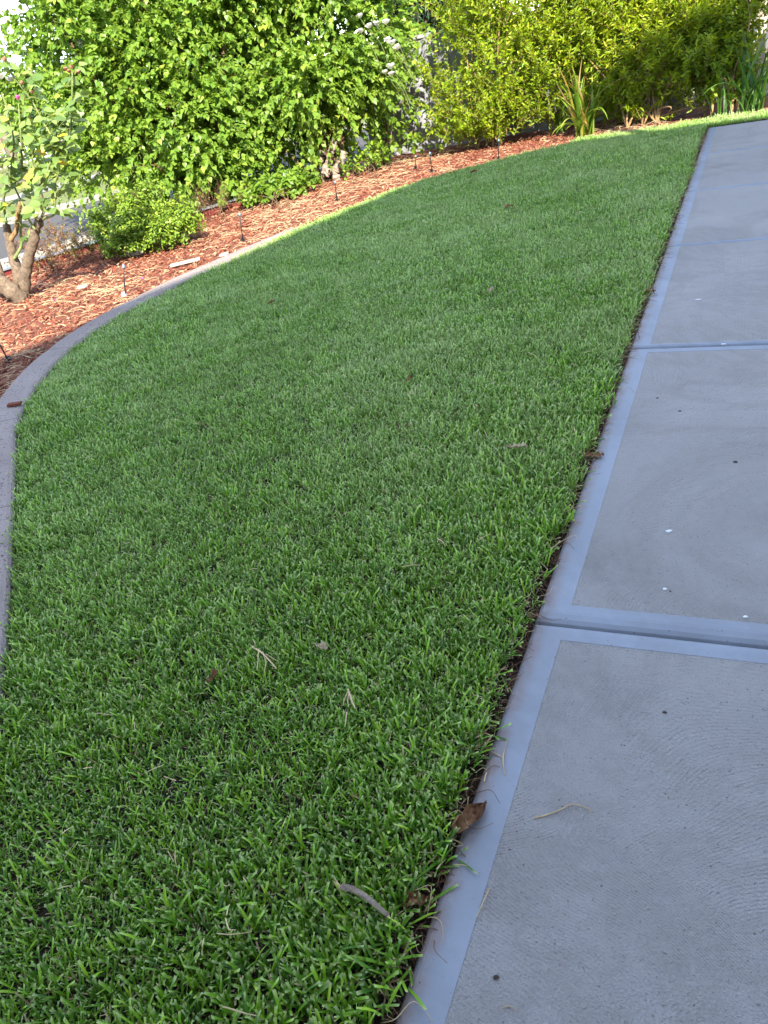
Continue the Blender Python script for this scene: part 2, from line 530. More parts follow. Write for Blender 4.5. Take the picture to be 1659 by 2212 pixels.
# ------------------------------------------------------------------ leaf clouds
def template(side, mid, fold=0.22, curl=0.25):
    """side: (u, v) of one half outline from base to tip; mid: u of the midrib points incl. 0 and 1"""
    V = [(u, 0.0, -curl * u * u) for u in mid]
    nm = len(mid)
    L = [(u, v, v * fold - curl * u * u) for u, v in side]
    Rr = [(u, -v, v * fold - curl * u * u) for u, v in side]
    V += L + Rr
    ns = len(side)
    Fc = []
    if nm == 2:
        Fc = [(0, 1) + tuple(2 + i for i in range(ns))[::-1], (0,) + tuple(2 + ns + i for i in range(ns)) + (1,)]
    else:
        for o, flip in ((nm, False), (nm + ns, True)):
            fs = [(0, 1, o + 1, o)] + [(i, i + 1, o + i + 1, o + i) for i in range(1, nm - 2)] + [(nm - 2, nm - 1, o + nm - 2)]
            for f in fs:
                Fc.append(f[::-1] if flip else f)
    return np.array(V, float), Fc


HEART = template([(0.04, 0.36), (0.34, 0.46), (0.70, 0.20)], [0, 0.34, 0.70, 1.0], 0.25, 0.20)
OVAL = template([(0.28, 0.23), (0.70, 0.20)], [0, 1.0], 0.3, 0.25)
NARROW = template([(0.30, 0.16), (0.72, 0.12)], [0, 1.0], 0.3, 0.35)
ROSE = template([(0.10, 0.24), (0.42, 0.36), (0.76, 0.22)], [0, 0.42, 0.76, 1.0], 0.22, 0.22)


def leaf_cloud(name, P, Dr, N, S, tmpl, mat, parent, tint, label=None, kind=None):
    TV, TF = tmpl
    n, m = len(P), len(TV)
    Dr = unit(Dr)
    B = unit(np.cross(N, Dr))
    N2 = np.cross(Dr, B)
    W = (P[:, None, :] + S[:, None, None] * (TV[None, :, 0:1] * Dr[:, None, :] + TV[None, :, 1:2] * B[:, None, :] + TV[None, :, 2:3] * N2[:, None, :])).reshape(-1, 3)
    if parent is not None:
        off = np.zeros(3); q = parent
        while q is not None:
            off += np.array(q.location); q = q.parent
        W = W - off
    me = bpy.data.meshes.new(name)
    lens = np.array([len(f) for f in TF])
    flat = np.concatenate([np.array(f) for f in TF])
    L = (flat[None, :] + (np.arange(n) * m)[:, None]).ravel()
    tot = np.tile(lens, n)
    start = np.concatenate([[0], np.cumsum(tot)[:-1]])
    me.vertices.add(n * m)
    me.vertices.foreach_set('co', W.ravel().astype(np.float32))
    me.loops.add(len(L))
    me.loops.foreach_set('vertex_index', L.astype(np.int32))
    me.polygons.add(len(tot))
    me.polygons.foreach_set('loop_start', start.astype(np.int32))
    me.polygons.foreach_set('loop_total', tot.astype(np.int32))
    at_ = me.attributes.new('tint', 'FLOAT', 'POINT')
    at_.data.foreach_set('value', np.repeat(np.clip(tint, 0, 1), m).astype(np.float32))
    me.materials.append(mat)
    me.update(calc_edges=True)
    me.validate()
    o = bpy.data.objects.new(name, me)
    COL.objects.link(o)
    o.parent = parent
    if label: o['label'] = label
    if kind: o['kind'] = kind
    return o


def twigs_in(clusters, per, r, length, up=0.4, gap=0.25, seed=1, out=0.8, noise_s=2.2):
    """twig starts, directions and lengths spread through the crown's clumps"""
    St, Di, Le = [], [], []
    for (c, rad) in clusters:
        c, rad = np.asarray(c, float), np.broadcast_to(np.asarray(rad, float), (3,))
        k = int(per * (rad.mean() / 0.5) ** 2)
        v = unit(r.normal(size=(k, 3)))
        rr = r.uniform(0.25, 1.0, size=(k, 1)) ** 0.6
        p = c + v * rr * rad
        d = unit(v * out + np.array([0, 0, up]) + r.normal(size=(k, 3)) * 0.45)
        St.append(p); Di.append(d); Le.append(r.uniform(0.6, 1.3, k) * length)
    St, Di, Le = np.concatenate(St), np.concatenate(Di), np.concatenate(Le)
    keep = wob(St, noise_s, seed) > -0.9 + 1.6 * gap
    keep &= St[:, 2] > 0.06
    return St[keep], Di[keep], Le[keep]


def leaves_on(St, Di, Le, k, r, bend, spread, droop):
    """k leaves along every twig; droop pulls the blade downwards"""
    n = len(St)
    t = (np.arange(k)[None, :] + r.uniform(0, 0.9, (n, k))) / k
    P = St[:, None, :] + Di[:, None, :] * (t * Le[:, None])[..., None]
    P[..., 2] -= bend * (t ** 2) * Le[:, None]
    side = unit(np.cross(Di, r.normal(size=(n, 3))))
    side2 = np.cross(Di, side)
    ph = np.arange(k)[None, :] * 2.4 + r.uniform(0, 6.28, (n, 1)) + r.normal(size=(n, k)) * 0.4
    ring = np.cos(ph)[..., None] * side[:, None, :] + np.sin(ph)[..., None] * side2[:, None, :]
    D = unit(Di[:, None, :] * (1 - spread) + ring * spread + r.normal(size=(n, k, 3)) * 0.18)
    D[..., 2] -= droop
    D = unit(D)
    N = unit(np.array([0, 0, 1.0]) * 0.9 + ring * 0.5 - np.array([0.0, 0.6, 0]) * 0.4 + r.normal(size=(n, k, 3)) * 0.45)
    return P.reshape(-1, 3), D.reshape(-1, 3), N.reshape(-1, 3), t.reshape(-1)


def twig_mesh(St, Di, Le, bend, rad=0.003):
    mb_V, mb_F = [], []
    n = len(St)
    a = unit(np.cross(Di, np.array([0.3, 0.5, 0.8])))
    b = np.cross(Di, a)
    rings = []
    for t, q in ((0.0, 1.0), (0.5, 0.8), (1.0, 0.4)):
        c = St + Di * (Le * t)[:, None]
        c = c.copy(); c[:, 2] -= bend * t * t * Le
        for k in range(3):
            an = 2.094 * k
            rings.append(c + rad * q * (math.cos(an) * a + math.sin(an) * b))
    V = np.stack(rings, 1).reshape(-1, 3)
    base = (np.arange(n) * 9)[:, None]
    fs = np.array([(i * 3 + k, i * 3 + (k + 1) % 3, i * 3 + 3 + (k + 1) % 3, i * 3 + 3 + k) for i in range(2) for k in range(3)])
    Fc = (fs[None] + base[:, :, None]).reshape(-1, 4)
    return V, Fc


def limbs(mb, base, targets, r0, r, wig=0.10, seg=7):
    for tg in targets:
        tg = np.asarray(tg, float)
        mid = base * 0.45 + tg * 0.55 + r.normal(size=3) * wig
        mid[2] += 0.1
        q1 = base * 0.78 + tg * 0.22 + np.array([0, 0, 0.12])
        P = catmull([base, q1, mid, tg], 5)
        mb.tube(P, np.linspace(r0, r0 * 0.22, len(P)), seg, 0.08)


def plant(name, base, clusters, per, tw_len, k, leaf, tmpl, lmat, bmat, label, cat, group=None, seed=1, up=0.4, gap=0.25, out=0.8,
          bend=0.1, spread=0.7, droop=0.0, trunk_r=0.04, stems=1, twig_r=0.003, tint_bias=0.0, noise_s=2.2, trunk_part=True):
    r = np.random.default_rng(seed)
    root = empty(name, tuple(base))
    tag(root, label, cat, group)
    St, Di, Le = twigs_in(clusters, per, r, tw_len, up, gap, seed, out, noise_s)
    P, D, N, t = leaves_on(St, Di, Le, k, r, bend, spread, droop)
    n = len(P)
    zt = wob(P, 1.6, seed + 9) * 0.12
    tint = 0.42 + zt + r.normal(size=n) * 0.16 + (t - 0.4) * 0.28 + tint_bias
    S = leaf * r.uniform(0.6, 1.25, n)
    ok = P[:, 2] > 0.02
    leaf_cloud('crown', P[ok], D[ok], N[ok], S[ok], tmpl, lmat, root, tint[ok], kind='stuff')
    mb = MB()
    V, Fc = twig_mesh(St, Di, Le, bend, twig_r)
    mb.add(V, [tuple(f) for f in Fc])
    for s in range(stems):
        b = np.array(base, float) + (np.array([r.normal() * 0.10, r.normal() * 0.06, 0]) if stems > 1 else 0)
        cl = [np.asarray(c[0]) for i, c in enumerate(clusters) if i % stems == s]
        limbs(mb, b, cl, trunk_r, r)
    mb.build('branches', bmat, root, True)
    return root


# ------------------------------------------------------------------ the setting: ground sheets
g = obj('ground', [(-900, -900, -0.16), (900, -900, -0.16), (900, 900, -0.16), (-900, 900, -0.16)], [(0, 1, 2, 3)], MAT['verge'])
tag(g, 'pale dry ground stretching beyond the street', 'ground', kind='structure')

# lawn outline: kerb side from near to far
raw = np.array([(-0.35, -0.75), (-1.15, 0.25), (-1.84, 1.02), (-2.35, 1.557), (-2.985, 2.206), (-3.433, 2.68), (-3.87, 3.39),
                (-4.08, 4.06), (-4.10, 4.754), (-4.05, 5.45), (-3.886, 6.60), (-3.62, 7.60), (-3.20, 8.60), (-2.62, 9.25), (-1.93, 9.72)])
EDGE = catmull(raw * 0.972, 10)
PATH_X = -0.455
FAR_Y = 9.78
lawn_poly = np.vstack([EDGE, [(-1.80, FAR_Y - 0.05), (-1.2, FAR_Y), (1.2, FAR_Y), (1.2, 9.36), (PATH_X, 9.36), (PATH_X, -0.75)]])


def fan_sheet(name, poly, z, mat, parent=None):
    import bmesh
    bm = bmesh.new()
    vs = [bm.verts.new((p[0], p[1], z)) for p in poly]
    f = bm.faces.new(vs)
    bmesh.ops.triangulate(bm, faces=[f])
    bmesh.ops.recalc_face_normals(bm, faces=bm.faces)
    me = bpy.data.meshes.new(name)
    bm.to_mesh(me); bm.free()
    me.materials.append(mat)
    o = bpy.data.objects.new(name, me)
    COL.objects.link(o)
    o.parent = parent
    return o


lp = lawn_poly.copy()
lp[(lp[:, 0] > PATH_X - 0.02) & (lp[:, 0] < PATH_X + 0.02), 0] -= 0.03
o = fan_sheet('lawn_soil', lp, -0.004, MAT['thatch'])
tag(o, 'brown thatch and soil under the mown lawn', 'soil', kind='structure')
o = obj('edge_trench', [(-0.60, -0.8, -0.045), (-0.40, -0.8, -0.045), (-0.40, 9.4, -0.045), (-0.60, 9.4, -0.045)], [(0, 1, 2, 3)], MAT['soil'])
tag(o, 'dark soil gap between lawn and concrete path', 'soil', kind='structure')

# garden bed
RET = np.array([(-8.6, 2.2), (-7.5, 4.35), (-6.52, 6.33), (-5.90, 7.50), (-5.53, 8.2), (-4.95, 9.4), (-4.55, 10.5)])
bed_poly = np.vstack([RET, [(-4.4, 11.3), (-0.6, 12.2), (3.2, 12.4), (3.2, FAR_Y + 0.0), (-1.2, FAR_Y - 0.02)], EDGE[::-1], [(-2.0, -1.2), (-8.0, -1.2)]])
o = fan_sheet('garden_bed', bed_poly, -0.012, MAT['bed_soil'])
tag(o, 'red brown garden bed soil behind the curved kerb', 'soil', kind='structure')

# kerb: one curved run of cast pieces
T = np.gradient(EDGE, axis=0); T = unit(T)
NRM = np.stack([-T[:, 1], T[:, 0]], 1)          # towards the bed
KW = 0.18
s_len = np.concatenate([[0], np.cumsum(np.linalg.norm(np.diff(EDGE, axis=0), axis=1))])
kerb = empty('garden_kerb', (0, 0, 0))
tag(kerb, 'curved pinkish grey concrete kerb between lawn and mulch bed', 'kerb')
prof = [(0.0, -0.05), (0.0, 0.020), (0.008, 0.031), (0.022, 0.036), (KW - 0.022, 0.042), (KW - 0.008, 0.036), (KW, 0.024), (KW, -0.05)]
def kerb_piece(s0, s1):
    ss = np.linspace(s0, s1, max(4, int((s1 - s0) / 0.08)))
    X = np.interp(ss, s_len, EDGE[:, 0]); Y = np.interp(ss, s_len, EDGE[:, 1])
    NX = np.interp(ss, s_len, NRM[:, 0]); NY = np.interp(ss, s_len, NRM[:, 1])
    V, Fc = [], []
    m = len(prof)
    for i, (x, y, a, b) in enumerate(zip(X, Y, NX, NY)):
        e = 0.004 if i in (0, len(ss) - 1) else 0.0
        for w, z in prof:
            V.append((x + a * w, y + b * w, z - (e if z > 0 else 0) - 0.030 * min(1.0, max(0.0, (y - 5.0) / 1.4))))
    for i in range(len(ss) - 1):
        for k in range(m - 1):
            Fc.append((i * m + k, (i + 1) * m + k, (i + 1) * m + k + 1, i * m + k + 1))
    Fc.append(tuple(range(m))); Fc.append(tuple((len(ss) - 1) * m + k for k in range(m))[::-1])
    return V, Fc
# joints measured along the run
def s_of(x, y):
    return s_len[np.argmin((EDGE[:, 0] - x) ** 2 + (EDGE[:, 1] - y) ** 2)]
js = [0.0, s_of(-1.8, 1.0), s_of(-2.62, 1.84), s_of(-3.30, 2.60), s_of(-3.90, 3.60), s_of(-3.98, 4.55), s_of(-3.92, 5.55), s_of(-3.74, 6.6)]
for a, b in zip(js[:-1], js[1:]):
    V, Fc = kerb_piece(a + 0.003, b - 0.003)
    obj('kerb_piece', V, Fc, MAT['kerb'], kerb)

# concrete path of slabs
path = empty('path', (PATH_X, 0, 0))
tag(path, 'pale grey concrete path with trowelled borders', 'path', kind='structure')
JY = [-0.75, 1.516, 3.366, 4.955, 6.40, 7.85, 9.31]
PX1 = 1.4
for y0, y1 in zip(JY[:-1], JY[1:]):
    a, b = y0 + 0.0015, y1 - 0.0015
    near = y0 < 2.0
    BD = 0.066 if near else (0.026 if y0 < 3.5 else 0.0195)
    gs = 1.0 if near else 0.45
    rings = [(0, 0, -0.12), (0, 0, -0.024), (0.004, 0.005 * gs, -0.013), (0.009, 0.014 * gs, -0.0055), (0.016, 0.030 * gs, -0.001), (0.022, 0.040 * gs, 0.0), (0.082, BD, 0.0), (0.0828, BD + 0.0008, -0.0016)]
    V, Fc = [], []
    for dx, dy, z in rings:
        V += [(PATH_X + dx, a + dy, z), (PX1, a + dy, z), (PX1, b - dy, z), (PATH_X + dx, b - dy, z)]
    for i in range(len(rings) - 1):
        for k in range(4):
            q = (k + 1) % 4
            Fc.append((i * 4 + k, i * 4 + q, i * 4 + 4 + q, i * 4 + 4 + k))
    slab = obj('slab', V, Fc, MAT['concrete_band'], path)
    # floated centre: a gently uneven sheet inside the border
    nx, ny = 26, 20
    xs = np.linspace(PATH_X + 0.0826, PX1, nx); ys = np.linspace(a + BD + 0.0006, b - BD - 0.0006, ny)
    gx, gy = np.meshgrid(xs, ys)
    P2 = np.stack([gx.ravel(), gy.ravel()], 1)
    edge_d = np.minimum.reduce([P2[:, 0] - xs[0], P2[:, 1] - ys[0], ys[-1] - P2[:, 1]])
    z = 0.0012 + 0.0016 * wob(P2, 3.0, 3) * np.clip(edge_d / 0.1, 0, 1)
    z[edge_d < 1e-6] = -0.0012
    V = np.column_stack([P2, z])
    Fc = [(j * nx + i, j * nx + i + 1, (j + 1) * nx + i + 1, (j + 1) * nx + i) for j in range(ny - 1) for i in range(nx - 1)]
    obj('floated_centre', V, Fc, MAT['concrete_swirl'], slab, True)

# street: verge, kerbs, road
rd = unit(np.array([0.50, 0.866])); rn = np.array([-rd[1], rd[0]])
R0 = np.array([-7.55, 7.65])
def strip(name, o0, o1, z, mat, label, cat):
    A = R0 + rn * o0; B = R0 + rn * o1
    V = [(*(A - rd * 60), z), (*(B - rd * 60), z), (*(B + rd * 120), z), (*(A + rd * 120), z)]
    o = obj(name, V, [(0, 3, 2, 1)], mat)
    return tag(o, label, cat, kind='structure')
strip('gravel_verge', -1.6, -0.12, -0.06, MAT['gravel_base'], 'stony verge between garden edging and road kerb', 'verge')
strip('road', 0.0, 4.4, -0.11, MAT['asphalt'], 'grey asphalt street beyond the garden', 'road')
strip('far_verge', 4.6, 14.0, -0.06, MAT['verge'], 'dry yellow green verge across the street', 'verge')
strip('far_footpath', 8.2, 9.5, -0.05, MAT['pale_kerb'], 'pale concrete footpath across the street', 'footpath')
for nm, o0, o1, lb in (('road_kerb', -0.14, 0.10, 'pale road kerb on the garden side of the street'), ('road_kerb', 4.35, 4.62, 'pale road kerb on the far side of the street')):
    mb = MB()
    c = R0 + rn * (o0 + o1) / 2 + rd * 20
    mb.obox((*c, -0.09), (*(rd * 60), 0), (*(rn * (o1 - o0) / 2), 0), (0, 0, 0.055))
    tag(mb.build(nm, MAT['pale_kerb']), lb, 'kerb')

# red edging board with a steel cap
edging = empty('garden_edging', (0, 0, 0))
tag(edging, 'dark red garden edging board with grey metal cap beside the verge', 'edging')
for i in range(len(RET) - 2):
    A, B = RET[i], RET[i + 1]
    d = unit(B - A); n2 = np.array([-d[1], d[0]]); L = np.linalg.norm(B - A)
    c = (A + B) / 2
    mb = MB(); mb.obox((*c, -0.04), (*(d * (L / 2 - 0.004)), 0), (*(n2 * 0.02), 0), (0, 0, 0.115)); bd = mb.build('board', MAT['red_edge'], edging)
    mb = MB(); mb.obox((*c, 0.083), (*(d * (L / 2 - 0.002)), 0), (*(n2 * 0.045), 0), (0, 0, 0.008)); mb.build('cap', MAT['steel_cap'], bd)


# ------------------------------------------------------------------ scattered stuff (instances on points)
def scatter(name, P, rot, scl, idx, templates, label, cat):
    col = bpy.data.collections.new(name + '_pieces')
    for t in templates: col.objects.link(t)
    me = bpy.data.meshes.new(name)
    me.vertices.add(len(P))
    me.vertices.foreach_set('co', P.astype(np.float32).ravel())
    for nm, typ, arr, key in (('rot', 'FLOAT_VECTOR', rot, 'vector'), ('scl', 'FLOAT', scl, 'value'), ('idx', 'INT', idx, 'value')):
        a_ = me.attributes.new(nm, typ, 'POINT')
        a_.data.foreach_set(key, np.asarray(arr, np.int32 if typ == 'INT' else np.float32).ravel())
    o = bpy.data.objects.new(name, me)
    COL.objects.link(o)
    ng = bpy.data.node_groups.new(name, 'GeometryNodeTree')
    ng.interface.new_socket('Geometry', in_out='INPUT', socket_type='NodeSocketGeometry')
    ng.interface.new_socket('Geometry', in_out='OUTPUT', socket_type='NodeSocketGeometry')
    N = ng.nodes
    gi, go = N.new('NodeGroupInput'), N.new('NodeGroupOutput')
    ip, ci = N.new('GeometryNodeInstanceOnPoints'), N.new('GeometryNodeCollectionInfo')
    ci.inputs['Collection'].default_value = col
    ci.inputs['Separate Children'].default_value = True
    ci.inputs['Reset Children'].default_value = True
    ip.inputs['Pick Instance'].default_value = True
    def attr(nm, typ):
        a = N.new('GeometryNodeInputNamedAttribute'); a.data_type = typ; a.inputs['Name'].default_value = nm
        return a.outputs['Attribute']
    e2r = N.new('FunctionNodeEulerToRotation')
    ng.links.new(gi.outputs[0], ip.inputs['Points'])
    ng.links.new(ci.outputs[0], ip.inputs['Instance'])
    ng.links.new(attr('idx', 'INT'), ip.inputs['Instance Index'])
    ng.links.new(attr('rot', 'FLOAT_VECTOR'), e2r.inputs[0])
    ng.links.new(e2r.outputs[0], ip.inputs['Rotation'])
    ng.links.new(attr('scl', 'FLOAT'), ip.inputs['Scale'])
    ng.links.new(ip.outputs[0], go.inputs[0])
    md = o.modifiers.new('scatter', 'NODES')
    md.node_group = ng
    return tag(o, label, cat, kind='stuff')


def grass_tuft(i, nb, r, rad, hmin, hmax, wide, dry_p):
    V, Fc, Cl = [], [], []
    for b in range(nb):
        az = r.uniform(0, 6.283)
        rr = rad * math.sqrt(r.uniform())
        x0, y0 = rr * math.cos(r.uniform(0, 6.283)), rr * math.sin(r.uniform(0, 6.283))
        dry = 1.0 if r.uniform() < dry_p else 0.0
        L = r.uniform(hmin, hmax) * (0.8 if dry else 1.0)
        w = r.uniform(0.6, 1.0) * wide * (0.6 if dry else 1)
        lean = abs(r.normal()) * 0.45 + 0.10 + (0.7 if dry else 0)
        if r.uniform() < 0.22: lean += 0.55
        bend = r.uniform(0.1, 0.75)
        tint = float(np.clip(r.normal(0.48, 0.30), 0, 1))
        ca, sa = math.cos(az), math.sin(az)
        tw = r.uniform(-0.6, 0.6)
        base = len(V)
        x, z, th = 0.0, 0.0, lean
        rows = 4
        for k in range(rows):
            f = k / (rows - 1)
            ww = w * (0.62 + 0.55 * f - 0.42 * f * f) * 0.5
            ang = az + math.pi / 2 + tw * f
            ox, oy = ww * math.cos(ang), ww * math.sin(ang)
            cx, cy = x0 + x * ca, y0 + x * sa
            lift = ww * 0.55
            jag = (r.uniform(-0.12, 0.12) * L if k == rows - 1 else 0)
            V += [(cx - ox, cy - oy, z + lift), (cx, cy, z + jag * 0.5), (cx + ox, cy + oy, z + lift + jag)]
            Cl += [(tint, f, dry, 1)] * 3
            x += math.sin(th) * L / (rows - 1); z += math.cos(th) * L / (rows - 1); th += bend / (rows - 1)
        for k in range(rows - 1):
            for c in range(2):
                q = base + k * 3 + c
                Fc.append((q, q + 1, q + 4, q + 3))
    me = new_mesh('grass_tuft', V, Fc, MAT['grass'], True)
    ca_ = me.color_attributes.new('Col', 'FLOAT_COLOR', 'POINT')
    ca_.data.foreach_set('color', np.array(Cl, np.float32).ravel())
    return bpy.data.objects.new('grass_tuft', me)


gr = np.random.default_rng(5)
tufts = [grass_tuft(i, 13, gr, 0.026, 0.018, 0.060, 0.0064, 0.15) for i in range(10)] + \
        [grass_tuft(i, 11, gr, 0.026, 0.016, 0.044, 0.0054, 0.60) for i in range(3)]
def jgrid(spacing, lo, hi, r):
    gx, gy = np.meshgrid(np.arange(lo[0], hi[0], spacing), np.arange(lo[1], hi[1], spacing))
    gx = gx.ravel() + r.uniform(-0.5, 0.5, gx.size) * spacing
    gy = gy.ravel() + r.uniform(-0.5, 0.5, gy.size) * spacing
    return gx, gy
X, Y = jgrid(0.0200, (-4.25, -0.75), (1.2, FAR_Y + 0.05), gr)
dens = np.interp(np.hypot(X, Y), [0, 2, 4, 7, 11], [0.86, 0.90, 0.85, 0.75, 0.70])
keep = (gr.uniform(size=len(X)) < dens) & inside(lawn_poly, X, Y)
X, Y = X[keep], Y[keep]
P2 = np.stack([X, Y], 1)
near_path = np.exp(-((X - PATH_X) / 0.04) ** 2) * (Y < 9.3)
keep = ~((np.abs(X - PATH_X) < 0.022 + 0.012 * wob(P2, 9, 4)) & (Y < 9.33))
X, Y, P2 = X[keep], Y[keep], P2[keep]
pid = gr.integers(0, 10, len(X))
dryz = wob(P2, 1.3, 21) * 0.5 + wob(P2, 5.0, 22) * 0.5
isdry = gr.uniform(size=len(X)) < np.clip(0.09 + 0.30 * dryz, 0.02, 0.5)
pid[isdry] = gr.integers(10, 13, isdry.sum())
hgt = np.interp(np.hypot(X, Y), [0.8, 3.0], [1.0, 0.86]) + 0.16 * wob(P2, 2.0, 30) + 0.14 * wob(P2, 11.0, 31)
sclg = np.clip(hgt * gr.uniform(0.8, 1.2, len(X)), 0.5, 1.4)
rotg = np.stack([gr.normal(size=len(X)) * 0.14, gr.normal(size=len(X)) * 0.14, gr.uniform(0, 6.283, len(X))], 1)
# the blades along the path lean out over it a little
el = np.exp(-(np.clip(PATH_X - X, 0, 9) / 0.05))
rotg[:, 1] *= (1 - 0.3 * el)
zg = -0.004 + 0.006 * wob(P2, 3.0, 33)
scatter('lawn_grass', np.column_stack([X, Y, zg]), rotg, sclg, pid, tufts,
        'short green mown lawn grass filling the space between kerb and path', 'grass')

# dry clippings caught in the lawn
cr_ = np.random.default_rng(66)
clips = []
for i in range(5):
    L = cr_.uniform(0.018, 0.055)
    P = catmull([(-L / 2, 0, 0.0), (0, cr_.normal() * 0.005, 0.004), (L / 2, cr_.normal() * 0.008, 0.001)], 4)
    w = cr_.uniform(0.0012, 0.0022)
    V = np.concatenate([P + (0, w, 0), P - (0, w, 0)]); n_ = len(P)
    clips.append(bpy.data.objects.new('clipping', new_mesh('clipping', V, [(k, k + 1, n_ + k + 1, n_ + k) for k in range(n_ - 1)], MAT['straw'])))
X, Y = cr_.uniform(-4.1, -0.5, 9000), cr_.uniform(0, 9.6, 9000)
k = inside(lawn_poly, X, Y) & (cr_.uniform(size=9000) < np.clip(0.25 + 0.8 * wob(np.stack([X, Y], 1), 1.9, 68), 0.05, 0.9))
X, Y = X[k], Y[k]; n = len(X)
scatter('grass_clippings', np.column_stack([X, Y, cr_.uniform(0.022, 0.040, n)]), np.column_stack([cr_.normal(size=n) * 0.35, cr_.normal(size=n) * 0.35, cr_.uniform(0, 6.28, n)]),
        cr_.uniform(0.22, 0.75, n) ** 1.0, cr_.integers(0, 5, n), clips, 'pale dry clippings caught among the lawn blades', 'clippings')

# mulch
mr = np.random.default_rng(8)
chips = []
for i in range(8):
    L, W, H = mr.uniform(0.035, 0.075), mr.uniform(0.009, 0.022), mr.uniform(0.004, 0.009)
    V, Fc = [], []
    xs = [-0.5, -0.18, 0.2, 0.5]
    for k, x in enumerate(xs):
        w = W * (0.35 if k in (0, 3) else 1) * mr.uniform(0.7, 1.1)
        h = H * (0.5 if k in (0, 3) else 1) * mr.uniform(0.7, 1.2)
        dz = mr.normal() * 0.003
        V += [(x * L, -w / 2, dz), (x * L, w / 2, dz), (x * L, w / 2 * 0.7, dz + h), (x * L, -w / 2 * 0.7, dz + h)]
    for k in range(3):
        for q in range(4):
            Fc.append((k * 4 + q, (k + 1) * 4 + q, (k + 1) * 4 + (q + 1) % 4, k * 4 + (q + 1) % 4))
    Fc += [(0, 1, 2, 3), (15, 14, 13, 12)]
    me = new_mesh('bark_chip', V, Fc, MAT['chip'])
    a_ = me.attributes.new('tint', 'FLOAT', 'POINT'); a_.data.foreach_set('value', [float(mr.uniform(0, 1))] * len(V))
    chips.append(bpy.data.objects.new('bark_chip', me))
straws = []
for i in range(5):
    L = mr.uniform(0.06, 0.15)
    P = catmull([(-L / 2, 0, 0.004), (-L / 6, mr.normal() * 0.012, 0.012), (L / 6, mr.normal() * 0.014, 0.010), (L / 2, mr.normal() * 0.02, 0.003)], 4)
    mb = MB(); mb.tube(P, np.linspace(0.0016, 0.0008, len(P)), 4)
    straws.append(bpy.data.objects.new('straw', new_mesh('straw', np.concatenate(mb.V), mb.F, MAT['straw'], True)))
def bed_points(n):
    X = mr.uniform(-8.6, -0.9, n); Y = mr.uniform(1.4, 11, n)
    poly = np.vstack([RET[:-1], [(-4.6, 10.3), (-1.2, 10.7), (-0.8, FAR_Y + 0.05), (-1.75, FAR_Y)], (EDGE + NRM * np.where(EDGE[:, 1] > 6.45, 0.02, KW - 0.012)[:, None])[::-1][3:], [(-2.2, 0.3), (-8.2, 1.4)]])
    k = inside(poly, X, Y)
    return X[k], Y[k]
X, Y = bed_points(70000)
n = len(X)
scatter('bark_mulch', np.column_stack([X, Y, -0.010 + mr.uniform(0, 0.020, n)]),
        np.column_stack([mr.normal(size=n) * 0.28, mr.normal(size=n) * 0.28, mr.uniform(0, 6.283, n)]), np.where(mr.uniform(size=n) < 0.12, mr.uniform(0.9, 1.4, n), mr.uniform(0.35, 0.85, n)), mr.integers(0, 8, n), chips,
        'red brown bark chip mulch spread over the garden bed', 'mulch')
X, Y = bed_points(26000)
den = np.clip(0.35 + 0.9 * wob(np.stack([X, Y], 1), 1.4, 44), 0.04, 1)
k = mr.uniform(size=len(X)) < den * 0.55
X, Y = X[k], Y[k]; n = len(X)
scatter('straw_litter', np.column_stack([X, Y, 0.006 + mr.uniform(0, 0.012, n)]),
        np.column_stack([mr.normal(size=n) * 0.12, mr.normal(size=n) * 0.12, mr.normal(size=n) * 0.9 + 0.5]), mr.uniform(0.6, 1.3, n), mr.integers(0, 5, n), straws,
        'pale dry straw strewn over the bark mulch', 'straw')

# gravel on the verge
stones = []
t_ = NT('verge_stone')
rr_ = t_.n('ObjectInfo').outputs['Random']
MAT['stone'] = t_.done(t_.bsdf(t_.ramp(rr_, [(0, (0.10, 0.085, 0.07)), (0.5, (0.25, 0.21, 0.16)), (1, (0.48, 0.42, 0.33))]), 0.9).outputs[0])
for i in range(4):
    V = unit(mr.normal(size=(14, 3))) * mr.uniform(0.7, 1.1, (14, 1)) * np.array([0.03, 0.024, 0.016])
    import bmesh
    bm = bmesh.new()
    for v in V: bm.verts.new(v)
    bmesh.ops.convex_hull(bm, input=bm.verts)
    me = bpy.data.meshes.new('stone'); bm.to_mesh(me); bm.free(); me.materials.append(MAT['stone'])
    stones.append(bpy.data.objects.new('stone', me))
n = 6000
u, v = mr.uniform(-5, 8, n), mr.uniform(-1.35, -0.16, n)
XY = R0 + rd * u[:, None] + rn * v[:, None]
# only beyond the edging board
dret = []
for q in XY:
    i = np.argmin(((RET[:-1] + RET[1:]) / 2 - q) @ np.array([0, 0]) + np.linalg.norm((RET[:-1] + RET[1:]) / 2 - q, axis=1))
    A, B = RET[i], RET[i + 1]; d = unit(B - A)
    dret.append((q - A) @ np.array([-d[1], d[0]]))
XY = XY[np.array(dret) > 0.10]; n = len(XY)
scatter('verge_gravel', np.column_stack([XY, np.full(n, -0.055) + mr.uniform(0, 0.012, n)]), mr.uniform(0, 6.28, (n, 3)), mr.uniform(0.5, 1.3, n), mr.integers(0, 4, n), stones,
        'loose brown gravel on the verge beside the road kerb', 'gravel')

